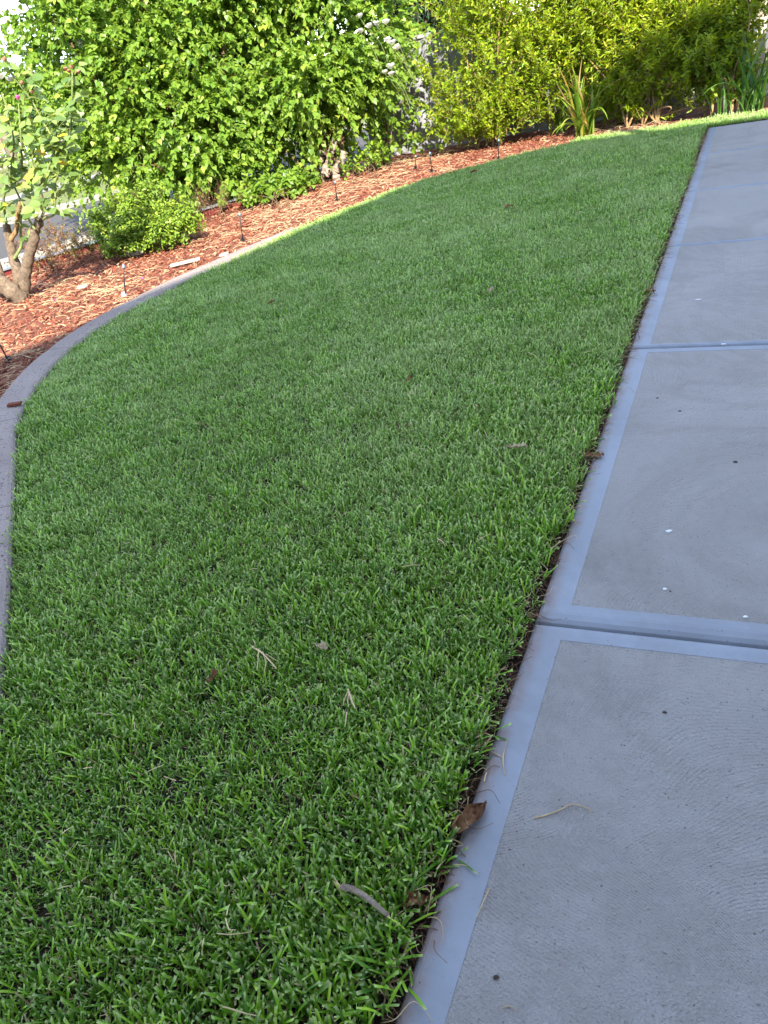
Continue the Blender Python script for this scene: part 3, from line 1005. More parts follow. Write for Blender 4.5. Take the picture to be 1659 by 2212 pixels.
# roots and dead runners hanging out of the cut lawn edge
roots = []
for i in range(6):
    L = mr.uniform(0.03, 0.085)
    P = catmull([(0, 0, 0), (L * 0.35, mr.normal() * 0.010, 0.010), (L * 0.7, mr.normal() * 0.016, 0.004), (L, mr.normal() * 0.022, mr.uniform(-0.004, 0.006))], 4)
    mb = MB(); mb.tube(P, np.linspace(0.0011, 0.0005, len(P)), 3)
    roots.append(bpy.data.objects.new('root', new_mesh('root', np.concatenate(mb.V), mb.F, MAT['root' if i < 4 else 'straw'], True)))
n = 2600
Y = mr.uniform(-0.7, 9.3, n)
X = PATH_X - np.abs(mr.normal(size=n)) * 0.030 - 0.002
scatter('dry_runners', np.column_stack([X, Y, -0.03 + mr.uniform(0, 0.032, n)]), np.column_stack([mr.normal(size=n) * 0.5, mr.normal(size=n) * 0.35, mr.normal(size=n) * 1.1]),
        mr.uniform(0.5, 1.15, n), mr.integers(0, 6, n), roots, 'brown roots and dead runners along the cut lawn edge', 'roots')

# ------------------------------------------------------------------ fences, houses, pole
def run_fence(name, A, B, h, mat, label, kind, zb=-0.05, post=2.4):
    A, B = np.array(A, float), np.array(B, float)
    d = unit(B - A); n2 = np.array([-d[1], d[0]]); L = np.linalg.norm(B - A)
    root = empty(name, (*A, zb))
    tag(root, label, 'fence')
    if kind == 'sheet':
        m = int(L / post) + 1
        for i in range(m):
            a, b = i * post + 0.035, min(L, (i + 1) * post) - 0.035
            ss = np.arange(a, b, 0.05); V, Fc = [], []
            for j, s in enumerate(ss):
                w = (0.0, 0.018, 0.018, 0.0)[j % 4]
                q = A + d * s - n2 * w
                V += [(*q, zb + 0.03), (*q, zb + h - 0.02)]
            for j in range(len(ss) - 1):
                Fc.append((2 * j, 2 * j + 2, 2 * j + 3, 2 * j + 1))
            obj('panel', V, Fc, mat, root)
            mb = MB(); q = A + d * (a - 0.035); mb.obox((*q, zb + h / 2), (*(d * 0.03), 0), (*(n2 * 0.03), 0), (0, 0, h / 2)); mb.build('post', mat, root)
            mb = MB(); q = A + d * (a + b) / 2; mb.obox((*q, zb + h - 0.01), (*(d * (b - a) / 2), 0), (*(n2 * 0.026), 0), (0, 0, 0.022)); mb.build('rail', mat, root)
    else:
        for s in np.arange(0.05, L, 0.13):
            q = A + d * s
            mb = MB(); mb.obox((*q, zb + h / 2), (*(d * 0.048), 0), (*(n2 * 0.010), 0), (0, 0, h / 2 + random.uniform(-0.02, 0.02))); mb.build('paling', mat, root)
        for zz in (0.35, h - 0.35):
            mb = MB(); q = A + d * L / 2 + n2 * 0.032; mb.obox((*q, zb + zz), (*(d * L / 2), 0), (*(n2 * 0.02), 0), (0, 0, 0.04)); mb.build('rail', mat, root)
    return root


run_fence('metal_fence', (-4.75, 10.75), (-0.75, 11.45), 1.36, MAT['fence_metal'], 'grey ribbed metal fence behind the shrubs', 'sheet')
run_fence('paling_fence', (-0.70, 11.30), (2.6, 11.75), 1.95, MAT['pale_timber'], 'weathered timber paling fence behind the right end of the hedge', 'paling')

# brick house across the street
hx, hy = -32.0, 18.4
house = empty('brick_house', (hx, hy, -0.1))
tag(house, 'red brick house with tiled roof across the street', 'house')
ha = math.atan2(rd[1], rd[0])
house.rotation_euler = (0, 0, ha)
def hpart(name, mat, parent, fn):
    mb = MB(); fn(mb)
    me = new_mesh(name, np.concatenate(mb.V), mb.F, mat)
    o = bpy.data.objects.new(name, me); COL.objects.link(o); o.parent = parent
    return o
hpart('wall', MAT['brick'], house, lambda m: m.box((-9, 0, 0), (9, 9, 3.0)))
def roof_fn(m):
    m.add([(-9.6, -0.6, 2.9), (9.6, -0.6, 2.9), (9.6, 9.6, 2.9), (-9.6, 9.6, 2.9), (-5, 4.5, 5.4), (5, 4.5, 5.4)], [(0, 1, 5, 4), (1, 2, 5), (2, 3, 4, 5), (3, 0, 4), (3, 2, 1, 0)])
hpart('roof', MAT['roof_tile'], house, roof_fn)
for wx in (-6.5, -2.2, 2.4, 6.6):
    w = hpart('window', MAT['white_paint'], house, lambda m: m.box((wx - 0.95, -0.05, 0.85), (wx + 0.95, 0.02, 2.25)))
    for s in (-1, 1):
        hpart('pane', MAT['glass'], w, lambda m: m.box((wx + s * 0.46 - 0.40, -0.065, 0.93), (wx + s * 0.46 + 0.40, -0.045, 2.17)))
hpart('fascia', MAT['white_paint'], house, lambda m: m.box((-9.65, -0.64, 2.72), (9.65, -0.6, 2.92)))

# low barred front fence across the street
bar = empty('bar_fence', (-24.5, 23.5, -0.1))
tag(bar, 'low white barred fence in front of the far brick house', 'fence')
bar.rotation_euler = (0, 0, ha)
for i in range(56):
    x = -5 + i * 0.16
    hpart('bar', MAT['white_paint'], bar, lambda m: m.box((x - 0.010, -0.010, 0.05), (x + 0.010, 0.010, 0.75)))
for z in (0.12, 0.70):
    hpart('rail', MAT['white_paint'], bar, lambda m: m.box((-5.1, -0.02, z - 0.02), (4.0, 0.02, z + 0.02)))

mb = MB()
pb = at(26, 330, D=24); pb[2] = -0.1
mb.tube([pb, pb + (0, 0, 4), pb + (0.05, 0, 9)], [0.15, 0.14, 0.12], 10)
pole = empty('power_pole', tuple(pb)); tag(pole, 'tall timber power pole across the street at left', 'pole')
mb.build('shaft', MAT['pole_wood'], pole, True)
mb = MB(); mb.obox(pb + (0.04, 0, 8.4), (*(rn * 1.1), 0), (*(rd * 0.05), 0), (0, 0, 0.06)); mb.build('crossarm', MAT['pole_wood'], pole)

# the house and added shade roofs to the right of the path: they throw the shade over lawn and path
def shift(u, v, H):
    return (u - SH[0] * H, v - SH[1] * H)
H = 7.0
eave = [shift(-5.64, -1.0, H), shift(-4.44, 3.6, H), shift(-3.14, 8.55, H), shift(-1.95, 9.52, H), shift(0.6, 9.42, H), (14, 1.6), (14, -14), shift(-6.65, -5.0, H)]
home = empty('house', (6, 0, 0)); tag(home, 'cream rendered two storey house beside the path', 'house')
cx, cy = np.mean([p[0] for p in eave]), np.mean([p[1] for p in eave])
V = [(*p, H - 0.14) for p in eave] + [(*p, H) for p in eave]
V += [(cx + (p[0] - cx) * 0.45, cy + (p[1] - cy) * 0.45, H + 1.1) for p in eave]
m = len(eave)
Fc = [tuple(range(m))[::-1], tuple(range(2 * m, 3 * m))]
for a in (0, m):
    Fc += [(a + k, a + (k + 1) % m, a + m + (k + 1) % m, a + m + k) for k in range(m)]
obj('roof', V, Fc, MAT['roof_tile'], home)
inn = [(cx + (p[0] - cx) * 0.93 + 0.15, cy + (p[1] - cy) * 0.93) for p in eave]
V = [(*p, -0.1) for p in inn] + [(*p, H - 0.145) for p in inn]
obj('wall', V, [(k, (k + 1) % m, m + (k + 1) % m, m + k) for k in range(m)], MAT['render_wall'], home)
# added unseen roof on posts: blocks sky light over the near lawn
shade_a = empty('near_shade_roof', (2.0, -1.5, 0)); tag(shade_a, 'added unseen white roof on posts dimming the near lawn and path', 'near_shade_roof')
mb = MB(); mb.box((-1.55, -3.6, 2.62), (1.95, 0.10, 2.74)); mb.build('roof_sheet', MAT['white_paint'], shade_a)
for q in ((-1.45, -3.4), (1.7, -0.1)):
    mb = MB(); mb.box((q[0] - 0.05, q[1] - 0.05, -0.1), (q[0] + 0.05, q[1] + 0.05, 2.618)); mb.build('post', MAT['white_paint'], shade_a)
H2 = 3.0  # added unseen roof, outlined to throw the diagonal shadow on the shrubs
def fall(q): return np.array(q[:2]) + SH * q[2]
G1, G0 = fall(at(1600, 0, Y=10.5)), fall(at(1235, 240, Y=10.4))
G2 = G1 + (G1 - G0) * 1.6
gb = [fall((-1.95, 10.2, 0.10)), fall((0.9, 10.2, 0.10))]
shade_poly = [shift(*G0, H2), shift(*G2, H2), shift(G2[0] + 2.0, G2[1] - 1.0, H2), shift(*gb[1], H2), shift(*gb[0], H2)]
pat = empty('shrub_shade_roof', (4, 8, 0)); tag(pat, 'added unseen flat roof on timber posts casting the diagonal shrub shadow', 'shade roof')
m = len(shade_poly)
V = [(*p, H2 - 0.06) for p in shade_poly] + [(*p, H2) for p in shade_poly]
obj('roof_sheet', V, [tuple(range(m))[::-1], tuple(range(m, 2 * m))] + [(k, (k + 1) % m, m + (k + 1) % m, m + k) for k in range(m)], MAT['roof_tile'], pat)
for k in (1, 2):
    p = shade_poly[k]
    mb = MB(); mb.box((p[0] - 0.05, p[1] - 0.05, -0.1), (p[0] + 0.05, p[1] + 0.05, H2 - 0.065)); mb.build('post', MAT['pale_timber'], pat)
p = shade_poly[4]
mb = MB(); mb.box((p[0] + 0.25, p[1] + 0.05, -0.1), (p[0] + 0.35, p[1] + 0.15, H2 - 0.065)); mb.build('post', MAT['pale_timber'], pat)

# ------------------------------------------------------------------ trees and shrubs
def cl(lst, r=None):
    out = []
    for q in lst:
        px, py, Y, rad = q
        out.append((at(px, py, Y=Y), rad))
    return out


base1 = np.array([-6.0, 8.55, -0.02])
plant('heart_leaf_tree', base1,
      cl([(110, 30, 8.3, .42), (190, 110, 8.3, .55), (300, 40, 8.6, .6), (280, 190, 8.3, .6), (400, 130, 8.7, .62), (420, 270, 8.4, .58), (200, 260, 8.2, .5), (320, 320, 8.2, .5),
          (170, -60, 8.8, .5), (260, -120, 8.8, .6), (430, -30, 9.0, .6), (480, 360, 8.5, .42), (230, 370, 8.0, .36), (500, 230, 8.9, .5), (60, 150, 8.3, .36), (395, 395, 8.2, .30),
          (330, -250, 9, .6), (480, -200, 9, .6), (75, 230, 8.3, .34), (130, 320, 8.1, .3), (500, 90, 9.2, .5), (510, 0, 9.3, .5), (360, 230, 8.9, .5)]),
      200, 0.36, 16, 0.060, HEART, MAT['leaf_heart'], MAT['bark_brown'], 'large spreading tree with drooping heart shaped leaves beside the street', 'tree', 'heart leaved trees in the garden bed',
      seed=3, up=0.3, gap=0.33, tint_bias=0.08, noise_s=2.6, bend=0.45, spread=0.55, droop=0.75, trunk_r=0.055, stems=3)
base2 = at(705, 392, Z=0.0); base2[2] = -0.02
T2 = cl([(560, 60, 9.4, .6), (560, 210, 9.2, .58), (690, 110, 9.5, .6), (690, 230, 9.5, .42), (600, 310, 9.1, .38), (775, 190, 9.6, .40), (740, 270, 9.9, .26), (590, -80, 9.5, .6),
         (720, -70, 9.7, .6), (790, 70, 9.8, .5), (555, 400, 8.9, .24), (815, 100, 9.9, .28), (650, 180, 9.0, .45), (650, -220, 9.6, .6)])
tr2 = plant('heart_leaf_tree', base2, T2, 200, 0.36, 16, 0.061, HEART, MAT['leaf_heart'], MAT['bark_brown'],
            'tree with bare pruned trunks and heart shaped leaves left of the white roses', 'tree', 'heart leaved trees in the garden bed',
            seed=14, up=0.3, gap=0.33, noise_s=2.6, bend=0.45, spread=0.55, droop=0.75, trunk_r=0.03, stems=2, tint_bias=0.09)
# its thick pruned trunks
def pxpath(pts, Y): return [at(a, b, Y=Y + dy) for a, b, dy in pts]
for pts, r0, r1 in (([(687, 398, 0), (683, 375, 0), (684, 356, 0), (697, 338, 0), (690, 318, 0.02), (674, 296, 0.05), (664, 262, 0.1)], 0.045, 0.035),
                    ([(694, 394, 0), (701, 370, 0), (711, 349, 0), (714, 330, 0), (720, 316, 0), (730, 280, 0.05)], 0.05, 0.036),
                    ([(728, 406, 0), (727, 388, 0), (724, 372, 0), (730, 362, 0), (737, 348, 0), (743, 327, 0)], 0.055, 0.042),
                    ([(704, 378, -0.03), (712, 370, -0.02), (722, 368, 0), (733, 358, 0)], 0.045, 0.05),
                    ([(678, 372, 0.06), (677, 352, 0.05), (683, 338, 0.05)], 0.03, 0.024)):
    P = catmull(pxpath(pts, 9.25), 6)
    rad = np.linspace(r0, r1, len(P)) * (1 + 0.14 * np.sin(np.arange(len(P)) * 1.7))
    mb = MB(); mb.tube(P, rad, 10, 0.07); mb.build('trunk', MAT['bark_grey'], tr2, True)
P = catmull(pxpath([(690, 400, 0), (640, 330, -0.2), (590, 230, -0.1)], 9.25), 8)

# yellow green shrubs along the fence
hedge_kw = dict(up=1.25, gap=0.36, bend=0.22, spread=0.58, droop=-0.05, trunk_r=0.014, stems=6, twig_r=0.0028, noise_s=3.0, out=0.55)
plant('flowering_hedge_shrub', at(1050, 318, Z=0), cl([(965, 150, 10.35, .36), (1010, 240, 10.15, .4), (1080, 150, 10.25, .44), (1090, 250, 10.1, .34), (1020, 60, 10.4, .45), (1130, 60, 10.4, .42),
       (985, 30, 10.5, .30), (1170, 150, 10.3, .36), (1080, -40, 10.5, .5), (1000, 300, 10.05, .2), (1060, 305, 10.0, .17), (1160, 225, 10.25, .26), (1180, -20, 10.5, .4), (1215, 20, 10.6, .34), (1110, -90, 10.6, .4)]),
      250, 0.36, 20, 0.048, OVAL, MAT['leaf_hedge'], MAT['cane_tan'], 'bright yellow green bushy shrub with bare tan stems beside the grey fence', 'shrub', 'shrubs along the fence', seed=31, **dict(hedge_kw, tint_bias=0.10))
plant('flowering_hedge_shrub', at(1400, 268, Z=0), cl([(1260, 60, 10.6, .42), (1300, 150, 10.5, .42), (1370, 40, 10.6, .46), (1390, 160, 10.35, .42), (1460, 70, 10.5, .42), (1470, 190, 10.3, .36), (1330, 230, 10.35, .26),
       (1410, 235, 10.2, .22), (1520, 30, 10.6, .36), (1530, 140, 10.45, .32), (1230, 140, 10.6, .3), (1235, 20, 10.8, .36), (1560, -20, 10.8, .36), (1300, -40, 10.7, .5), (1450, -50, 10.7, .5), (1350, -60, 10.7, .5), (1490, 232, 10.2, .17), (1360, 258, 10.15, .13), (1440, 250, 10.1, .13), (1320, 262, 10.2, .12), (1290, 240, 10.35, .2)]),
      260, 0.40, 22, 0.060, NARROW, MAT['leaf_hedge'], MAT['cane_tan'], 'yellow green narrow leaved shrub with a diagonal shadow across it', 'shrub', 'shrubs along the fence', seed=47, **dict(hedge_kw, tint_bias=0.10))
plant('flowering_hedge_shrub', at(1560, 250, Z=0), cl([(1580, 100, 10.5, .26), (1570, 170, 10.35, .24), (1550, 222, 10.15, .16), (1600, 30, 10.7, .3), (1590, 210, 10.25, .13), (1600, -50, 10.8, .35)]),
      420, 0.22, 14, 0.055, OVAL, MAT['leaf_hedge'], MAT['cane_tan'], 'small shaded green shrub at the right end of the hedge', 'shrub', 'shrubs along the fence', seed=53, **dict(hedge_kw, tint_bias=-0.08, stems=3))
# broad leaved sapling in front of the grey fence
plant('rose_sapling', at(820, 360, Z=0), cl([(800, 330, 9.8, .22), (850, 300, 9.9, .24), (900, 270, 10.0, .2), (880, 330, 9.9, .16), (840, 230, 10.1, .22), (900, 200, 10.2, .2), (870, 120, 10.3, .26), (905, 60, 10.4, .24), (840, 30, 10.4, .24)]),
      46, 0.26, 8, 0.070, ROSE, MAT['leaf_low'], MAT['bark_brown'], 'thin white flowered rose bush with loose green leaves before the grey fence', 'rose bush', seed=61, up=0.5, gap=0.25, bend=0.15, spread=0.7, droop=0.1, trunk_r=0.012, stems=3, twig_r=0.003)

plant('low_shrub', at(310, 540, Z=0), cl([(245, 475, 6.35, .11), (300, 462, 6.45, .12), (355, 475, 6.5, .11), (290, 500, 6.25, .15), (235, 522, 6.25, .10), (405, 488, 6.55, .09), (350, 515, 6.3, .12), (325, 425, 6.6, .08), (222, 488, 6.4, .09), (265, 445, 6.5, .07), (395, 465, 6.6, .07), (300, 540, 6.15, .08), (260, 545, 6.1, .07), (380, 510, 6.4, .08)]),
      3000, 0.13, 9, 0.036, OVAL, MAT['leaf_low'], MAT['bark_brown'], 'low rounded green shrub growing on the mulch near the road', 'shrub', seed=71, up=0.75, gap=0.28, bend=0.05, spread=0.75, droop=0.0, trunk_r=0.008, stems=4, twig_r=0.002, noise_s=5, tint_bias=0.06)
plant('dry_red_shrub', at(110, 590, Z=0), cl([(90, 560, 5.9, .14), (150, 540, 6.1, .12), (60, 530, 5.9, .13), (185, 520, 6.3, .10), (120, 515, 6.1, .10), (110, 590, 5.7, .09)]),
      1200, 0.10, 9, 0.020, OVAL, MAT['leaf_red'], MAT['bark_brown'], 'small reddish dry shrub behind the rose trunk', 'shrub', seed=77, up=0.8, gap=0.2, bend=0.0, spread=0.7, trunk_r=0.005, stems=4, twig_r=0.0018, noise_s=5)
plant('bare_twig_shrub', at(480, 478, Z=0), cl([(460, 455, 7.6, .16), (500, 450, 7.8, .15), (430, 465, 7.5, .12)]),
      700, 0.20, 3, 0.018, OVAL, MAT['leaf_red'], MAT['bark_brown'], 'nearly bare brown twiggy shrub in shade under the heart leaved tree', 'shrub', seed=79, up=0.9, gap=0.1, bend=0.0, spread=0.6, trunk_r=0.005, stems=4, twig_r=0.002, noise_s=5)
plant('low_leafy_plant', at(590, 455, Z=0), cl([(575, 425, 8.2, .17), (620, 410, 8.4, .16), (650, 395, 8.6, .13), (540, 445, 8.0, .12), (600, 448, 8.0, .10)]),
      560, 0.14, 8, 0.062, HEART, MAT['leaf_heart'], MAT['bark_brown'], 'low leafy sucker growth at the mulch edge left of the pruned trunks', 'plant', seed=83, up=0.5, gap=0.1, bend=0.1, spread=0.7, droop=0.3, trunk_r=0.006, stems=3, twig_r=0.002)
plant('low_leafy_plant', at(780, 385, Z=0), cl([(770, 370, 9.4, .14), (800, 360, 9.5, .15), (830, 352, 9.7, .13), (660, 400, 8.9, .12)]),
      560, 0.14, 8, 0.050, OVAL, MAT['leaf_low'], MAT['bark_brown'], 'low leafy plants right of the pruned trunks', 'plant', seed=84, up=0.5, gap=0.1, bend=0.1, spread=0.7, droop=0.2, trunk_r=0.005, stems=3, twig_r=0.002, tint_bias=-0.05)
plant('weed', at(165, 562, Z=0), cl([(165, 540, 6.2, .07), (150, 552, 6.2, .05), (180, 552, 6.25, .05)]), 900, 0.08, 6, 0.02, NARROW, MAT['leaf_low'], MAT['cane_green'],
      'small green weed standing by the red edging board', 'weed', seed=91, up=1.2, gap=0.1, trunk_r=0.003, stems=3, twig_r=0.0015, noise_s=6)

# far dark trees
def far_tree(base, clusters, leaf, label, seed, per=120, bias=0.0):
    plant('dark_tree', base, clusters, per, 0.7, 10, leaf, NARROW, MAT['leaf_dark'], MAT['bark_brown'], label, 'tree', 'dark trees beyond the fence', seed=seed, up=0.1, gap=0.2, bend=0.3,
          spread=0.6, droop=0.3, trunk_r=0.16, stems=1, twig_r=0.012, noise_s=0.9, tint_bias=bias)
b = at(930, 60, Y=21); b[2] = -0.1
far_tree(b, cl([(910, 40, 21, .8), (900, -30, 21, .9), (930, 90, 21, .7), (960, 0, 21.5, 1.0), (905, 100, 20.8, .45), (940, -90, 21, 1.0), (960, 140, 21, .8)]), 0.17, 'dark green conifer behind the grey fence', 101)
b = at(235, 90, Y=20); b[2] = -0.1
far_tree(b, cl([(225, 70, 20, .8), (250, 120, 20, .7), (210, 30, 20, .6), (260, 40, 20, .8), (230, 160, 20, .8), (300, 120, 20, .9), (250, 200, 20, .8)]), 0.17, 'dark tree across the street behind the heart leaved tree', 103)


b = at(110, 262, Y=36); b[2] = -0.1
far_tree(b, cl([(90, 250, 36, 1.6), (130, 240, 36, 1.8), (170, 250, 36, 1.6), (60, 262, 36, 1.2), (110, 285, 36, 1.3), (150, 285, 36, 1.3)]), 0.30, 'broad tree beyond the white barred fence', 107, 60, 0.3)
b = at(330, 215, Y=34); b[2] = -0.1
far_tree(b, cl([(300, 215, 34, 1.6), (350, 200, 34, 1.8), (400, 195, 34, 1.6), (330, 240, 34, 1.3), (450, 180, 34, 1.6), (500, 170, 34, 1.5)]), 0.30, 'spreading far tree seen through gaps of the heart leaved tree', 109, 60, 0.2)

# strap leaved clumps: every long leaf its own part
def strap_clump(name, base, n, hmin, hmax, w, mat, label, seed, spread=0.55):
    r = np.random.default_rng(seed)
    root = empty(name, tuple(base)); tag(root, label, 'plant', 'strap leaved plants at the lawn edge')
    for i in range(n):
        az = r.uniform(0, 6.283); L = r.uniform(hmin, hmax); lean = abs(r.normal()) * 0.24 * spread / 0.55 + 0.05; bend = r.uniform(0.1, 1.3) if r.uniform() < 0.75 else 2.2
        x0, y0 = r.normal(size=2) * 0.055
        ca, sa = math.cos(az), math.sin(az)
        V, x, z, th = [], 0.0, 0.0, lean
        K = 9
        for k in range(K):
            f = k / (K - 1)
            ww = w * r.uniform(0.97, 1.03) * (0.55 + 0.9 * f - 1.35 * f * f) if f < 1 else 0.0006
            ww = max(ww, 0.0006) * 0.5
            cx, cy = x0 + x * ca, y0 + x * sa
            tw = az + math.pi / 2 + 0.5 * f
            V += [(cx - ww * math.cos(tw), cy - ww * math.sin(tw), z + ww * 0.5), (cx, cy, z), (cx + ww * math.cos(tw), cy + ww * math.sin(tw), z + ww * 0.5)]
            x += math.sin(th) * L / (K - 1); z += math.cos(th) * L / (K - 1); th += bend / (K - 1)
        Fc = [(k * 3 + c, k * 3 + c + 1, k * 3 + c + 4, k * 3 + c + 3) for k in range(K - 1) for c in range(2)]
        me = new_mesh('leaf', V, Fc, mat, True)
        a_ = me.attributes.new('tint', 'FLOAT', 'POINT')
        t0 = r.uniform(0, 0.8) if r.uniform() < 0.8 else r.uniform(0.8, 1.0)
        a_.data.foreach_set('value', np.clip(t0 + 0.25 * np.repeat(np.linspace(0, 1, K), 3) ** 3, 0, 1).astype(np.float32))
        o = bpy.data.objects.new('leaf', me); COL.objects.link(o); o.parent = root


b = at(1262, 292, Z=0); strap_clump('strap_leaf_plant', b, 74, 0.35, 0.90, 0.044, MAT['strap'], 'sunlit clump of long green and orange strap leaves at the lawn edge', 7)
b = at(1215, 285, Z=0); strap_clump('strap_leaf_plant', b, 22, 0.3, 0.6, 0.034, MAT['strap'], 'thin strap leaf clump between the bushy shrub and the bigger clump', 8)
b = at(1625, 240, Z=0); strap_clump('strap_leaf_plant', b, 34, 0.4, 0.95, 0.046, MAT['strap_dark'], 'dark green strap leaf clump beside the lit grass at right', 9, 0.8)
b = at(1560, 254, Z=0); strap_clump('strap_leaf_plant', b, 9, 0.3, 0.7, 0.024, MAT['strap_dark'], 'sparse green strap leaves in front of the small shaded shrub', 10)

# ------------------------------------------------------------------ rose bush at left
rose = empty('rose_bush', tuple(at(52, 645, Z=0)))
tag(rose, 'old rose bush with gnarled trunks, tall canes and faded blooms', 'rose bush')
RY = 5.02
def trunk(pts, r0, r1, mat='bark_rose', knob=0.07, name='trunk', seg=11, Y=RY):
    P = catmull([at(a, b, Y=Y + dy) for a, b, dy in pts], 6)
    rad = np.linspace(r0, r1, len(P)) * (1 + knob * np.sin(np.arange(len(P)) * 1.3) + knob * 0.5 * np.sin(np.arange(len(P)) * 2.9 + 1))
    mb = MB(); mb.tube(P, rad, seg, 0.06)
    return mb.build(name, MAT[mat], rose, True)
trunk([(52, 652, 0), (53, 615, 0), (57, 580, 0), (64, 548, 0), (73, 520, 0), (76, 497, 0), (86, 478, 0)], 0.052, 0.034)
trunk([(46, 650, 0.02), (40, 600, 0.03), (30, 560, 0.04), (20, 520, 0.05), (14, 486, 0.05)], 0.050, 0.030)
trunk([(20, 520, 0.05), (34, 500, 0.05), (38, 470, 0.05), (44, 436, 0.02)], 0.022, 0.016, 'cane_tan')
trunk([(8, 640, 0), (4, 600, 0), (-10, 560, 0)], 0.035, 0.028)
lg = trunk([(-16, 604, -0.12), (8, 618, -0.12), (30, 632, -0.10), (50, 650, -0.05)], 0.085, 0.062, name='burl', knob=0.1)
CANES = [([(86, 478, 0), (96, 452, 0), (93, 430, 0), (84, 400, 0)], .012, 'bark_rose'), ([(86, 478, 0), (100, 470, 0), (117, 462, 0), (119, 430, 0), (119, 395, 0)], .011, 'cane_green'),
         ([(76, 497, 0), (60, 470, 0), (48, 440, 0), (30, 400, 0), (22, 370, 0)], .010, 'cane_green'), ([(30, 560, 0), (46, 530, 0), (44, 500, 0), (46, 460, 0)], .014, 'cane_green'),
         ([(30, 400, 0), (46, 360, 0), (47, 333, 0), (44, 280, 0), (40, 222, 0)], .010, 'cane_green'), ([(84, 400, 0), (110, 350, 0), (118, 310, 0), (92, 262, 0), (70, 220, 0), (40, 180, 0), (12, 140, 0)], .009, 'cane_green'),
         ([(84, 400, 0), (116, 365, 0), (126, 330, 0), (150, 290, 0), (154, 250, 0), (156, 190, 0), (156, 156, 0)], .009, 'cane_green'), ([(14, 486, 0), (8, 430, 0), (20, 380, 0), (30, 320, 0), (22, 260, 0), (4, 200, 0)], .010, 'cane_green'),
         ([(119, 395, 0), (126, 375, 0), (130, 360, 0)], .007, 'cane_green'), ([(22, 370, 0), (6, 330, 0), (-6, 290, 0)], .008, 'cane_green'), ([(118, 310, 0), (124, 280, 0), (126, 262, 0)], .007, 'cane_green'),
         ([(84, 400, 0), (70, 350, 0), (76, 300, 0), (66, 262, 0)], .008, 'cane_green'), ([(119, 430, 0), (135, 420, 0), (142, 424, 0)], .006, 'cane_green'), ([(46, 460, 0), (30, 440, 0), (10, 445, 0)], .006, 'cane_green')]
rr = np.random.default_rng(19)
leaf_me = []
for i in range(14):
    TV, TF = ROSE
    me = new_mesh('leaf', TV * (1, 1, rr.uniform(0.3, 1.3)), TF, MAT['leaf_rose'], True)
    a_ = me.attributes.new('tint', 'FLOAT', 'POINT')
    a_.data.foreach_set('value', [float(min(i / 13.0 if i < 13 else 0.99, 0.99))] * len(TV))
    leaf_me.append(me)
rbase = np.array(rose.location)
def put_leaf(p, d, nrm, s, me, parent=rose):
    d = unit(np.asarray(d, float)); b_ = unit(np.cross(nrm, d)); n_ = np.cross(d, b_)
    o = bpy.data.objects.new('leaf', me)
    m_ = Matrix(((d[0], b_[0], n_[0], 0), (d[1], b_[1], n_[1], 0), (d[2], b_[2], n_[2], 0), (0, 0, 0, 1)))
    o.matrix_local = Matrix.Translation(Vector(p - rbase)) @ m_ @ Matrix.Scale(s, 4)
    COL.objects.link(o); o.parent = parent
    return o
ROSE_L = []
for ci_, (pts, r0, mt) in enumerate(CANES):
    P = catmull([at(a, b, Y=RY + dy + 0.06 * math.sin(ci_ * 2.1 + j)) for j, (a, b, dy) in enumerate(pts)], 6)
    mb = MB(); mb.tube(P, np.linspace(r0, r0 * 0.55, len(P)), 7, 0.05); mb.build('cane', MAT[mt], rose, True)
    L = np.concatenate([[0], np.cumsum(np.linalg.norm(np.diff(P, axis=0), axis=1))])
    k0 = 0.35 if ci_ < 4 else 0.12
    for s in np.arange(L[-1] * k0, L[-1], 0.046):
        p = np.array([np.interp(s, L, P[:, q]) for q in range(3)])
        az = rr.uniform(0, 6.283)
        out = unit(np.array([math.cos(az), math.sin(az), rr.uniform(-0.1, 0.5)]))
        ln = rr.uniform(0.07, 0.13)
        mb = MB(); mb.tube([p, p + out * ln * 0.5 + (0, 0, 0.006), p + out * ln], [0.0018, 0.0014, 0.001], 4); mb.build('leaf_stalk', MAT['cane_green'], rose)
        side = unit(np.cross(out, (0, 0, 1.0)))
        for off, dd, sc_ in ((1.0, out, 1.0), (0.75, out * 0.5 + side, 0.85), (0.75, out * 0.5 - side, 0.85)) + (((0.4, out * 0.4 + side, 0.7), (0.4, out * 0.4 - side, 0.7)) if rr.uniform() < 0.35 else ()):
            me = leaf_me[int(np.clip(rr.normal(5.2, 3.4), 0, 11.4)) if rr.uniform() > 0.05 else rr.integers(12, 14)]
            d2 = dd + rr.normal(size=3) * 0.2; d2[2] -= rr.uniform(0.0, 0.7)
            nr = unit(np.array([0.35, -0.4, 0.9]) + rr.normal(size=3) * 0.35)
            sz = 0.086 * sc_ * rr.uniform(0.75, 1.25)
            ROSE_L.append((p + out * ln * off, d2, nr, sz, me))


rr.shuffle(ROSE_L) if False else random.shuffle(ROSE_L)
for q in ROSE_L[:300]: put_leaf(*q)
q = ROSE_L[300:]
if q:
    leaf_cloud('foliage', np.array([a[0] for a in q]), np.array([a[1] for a in q]), np.array([a[2] for a in q]), np.array([a[3] for a in q]), ROSE, MAT['leaf_rose'], rose, np.clip(rr.normal(0.42, 0.25, len(q)), 0, 0.98), kind='stuff')


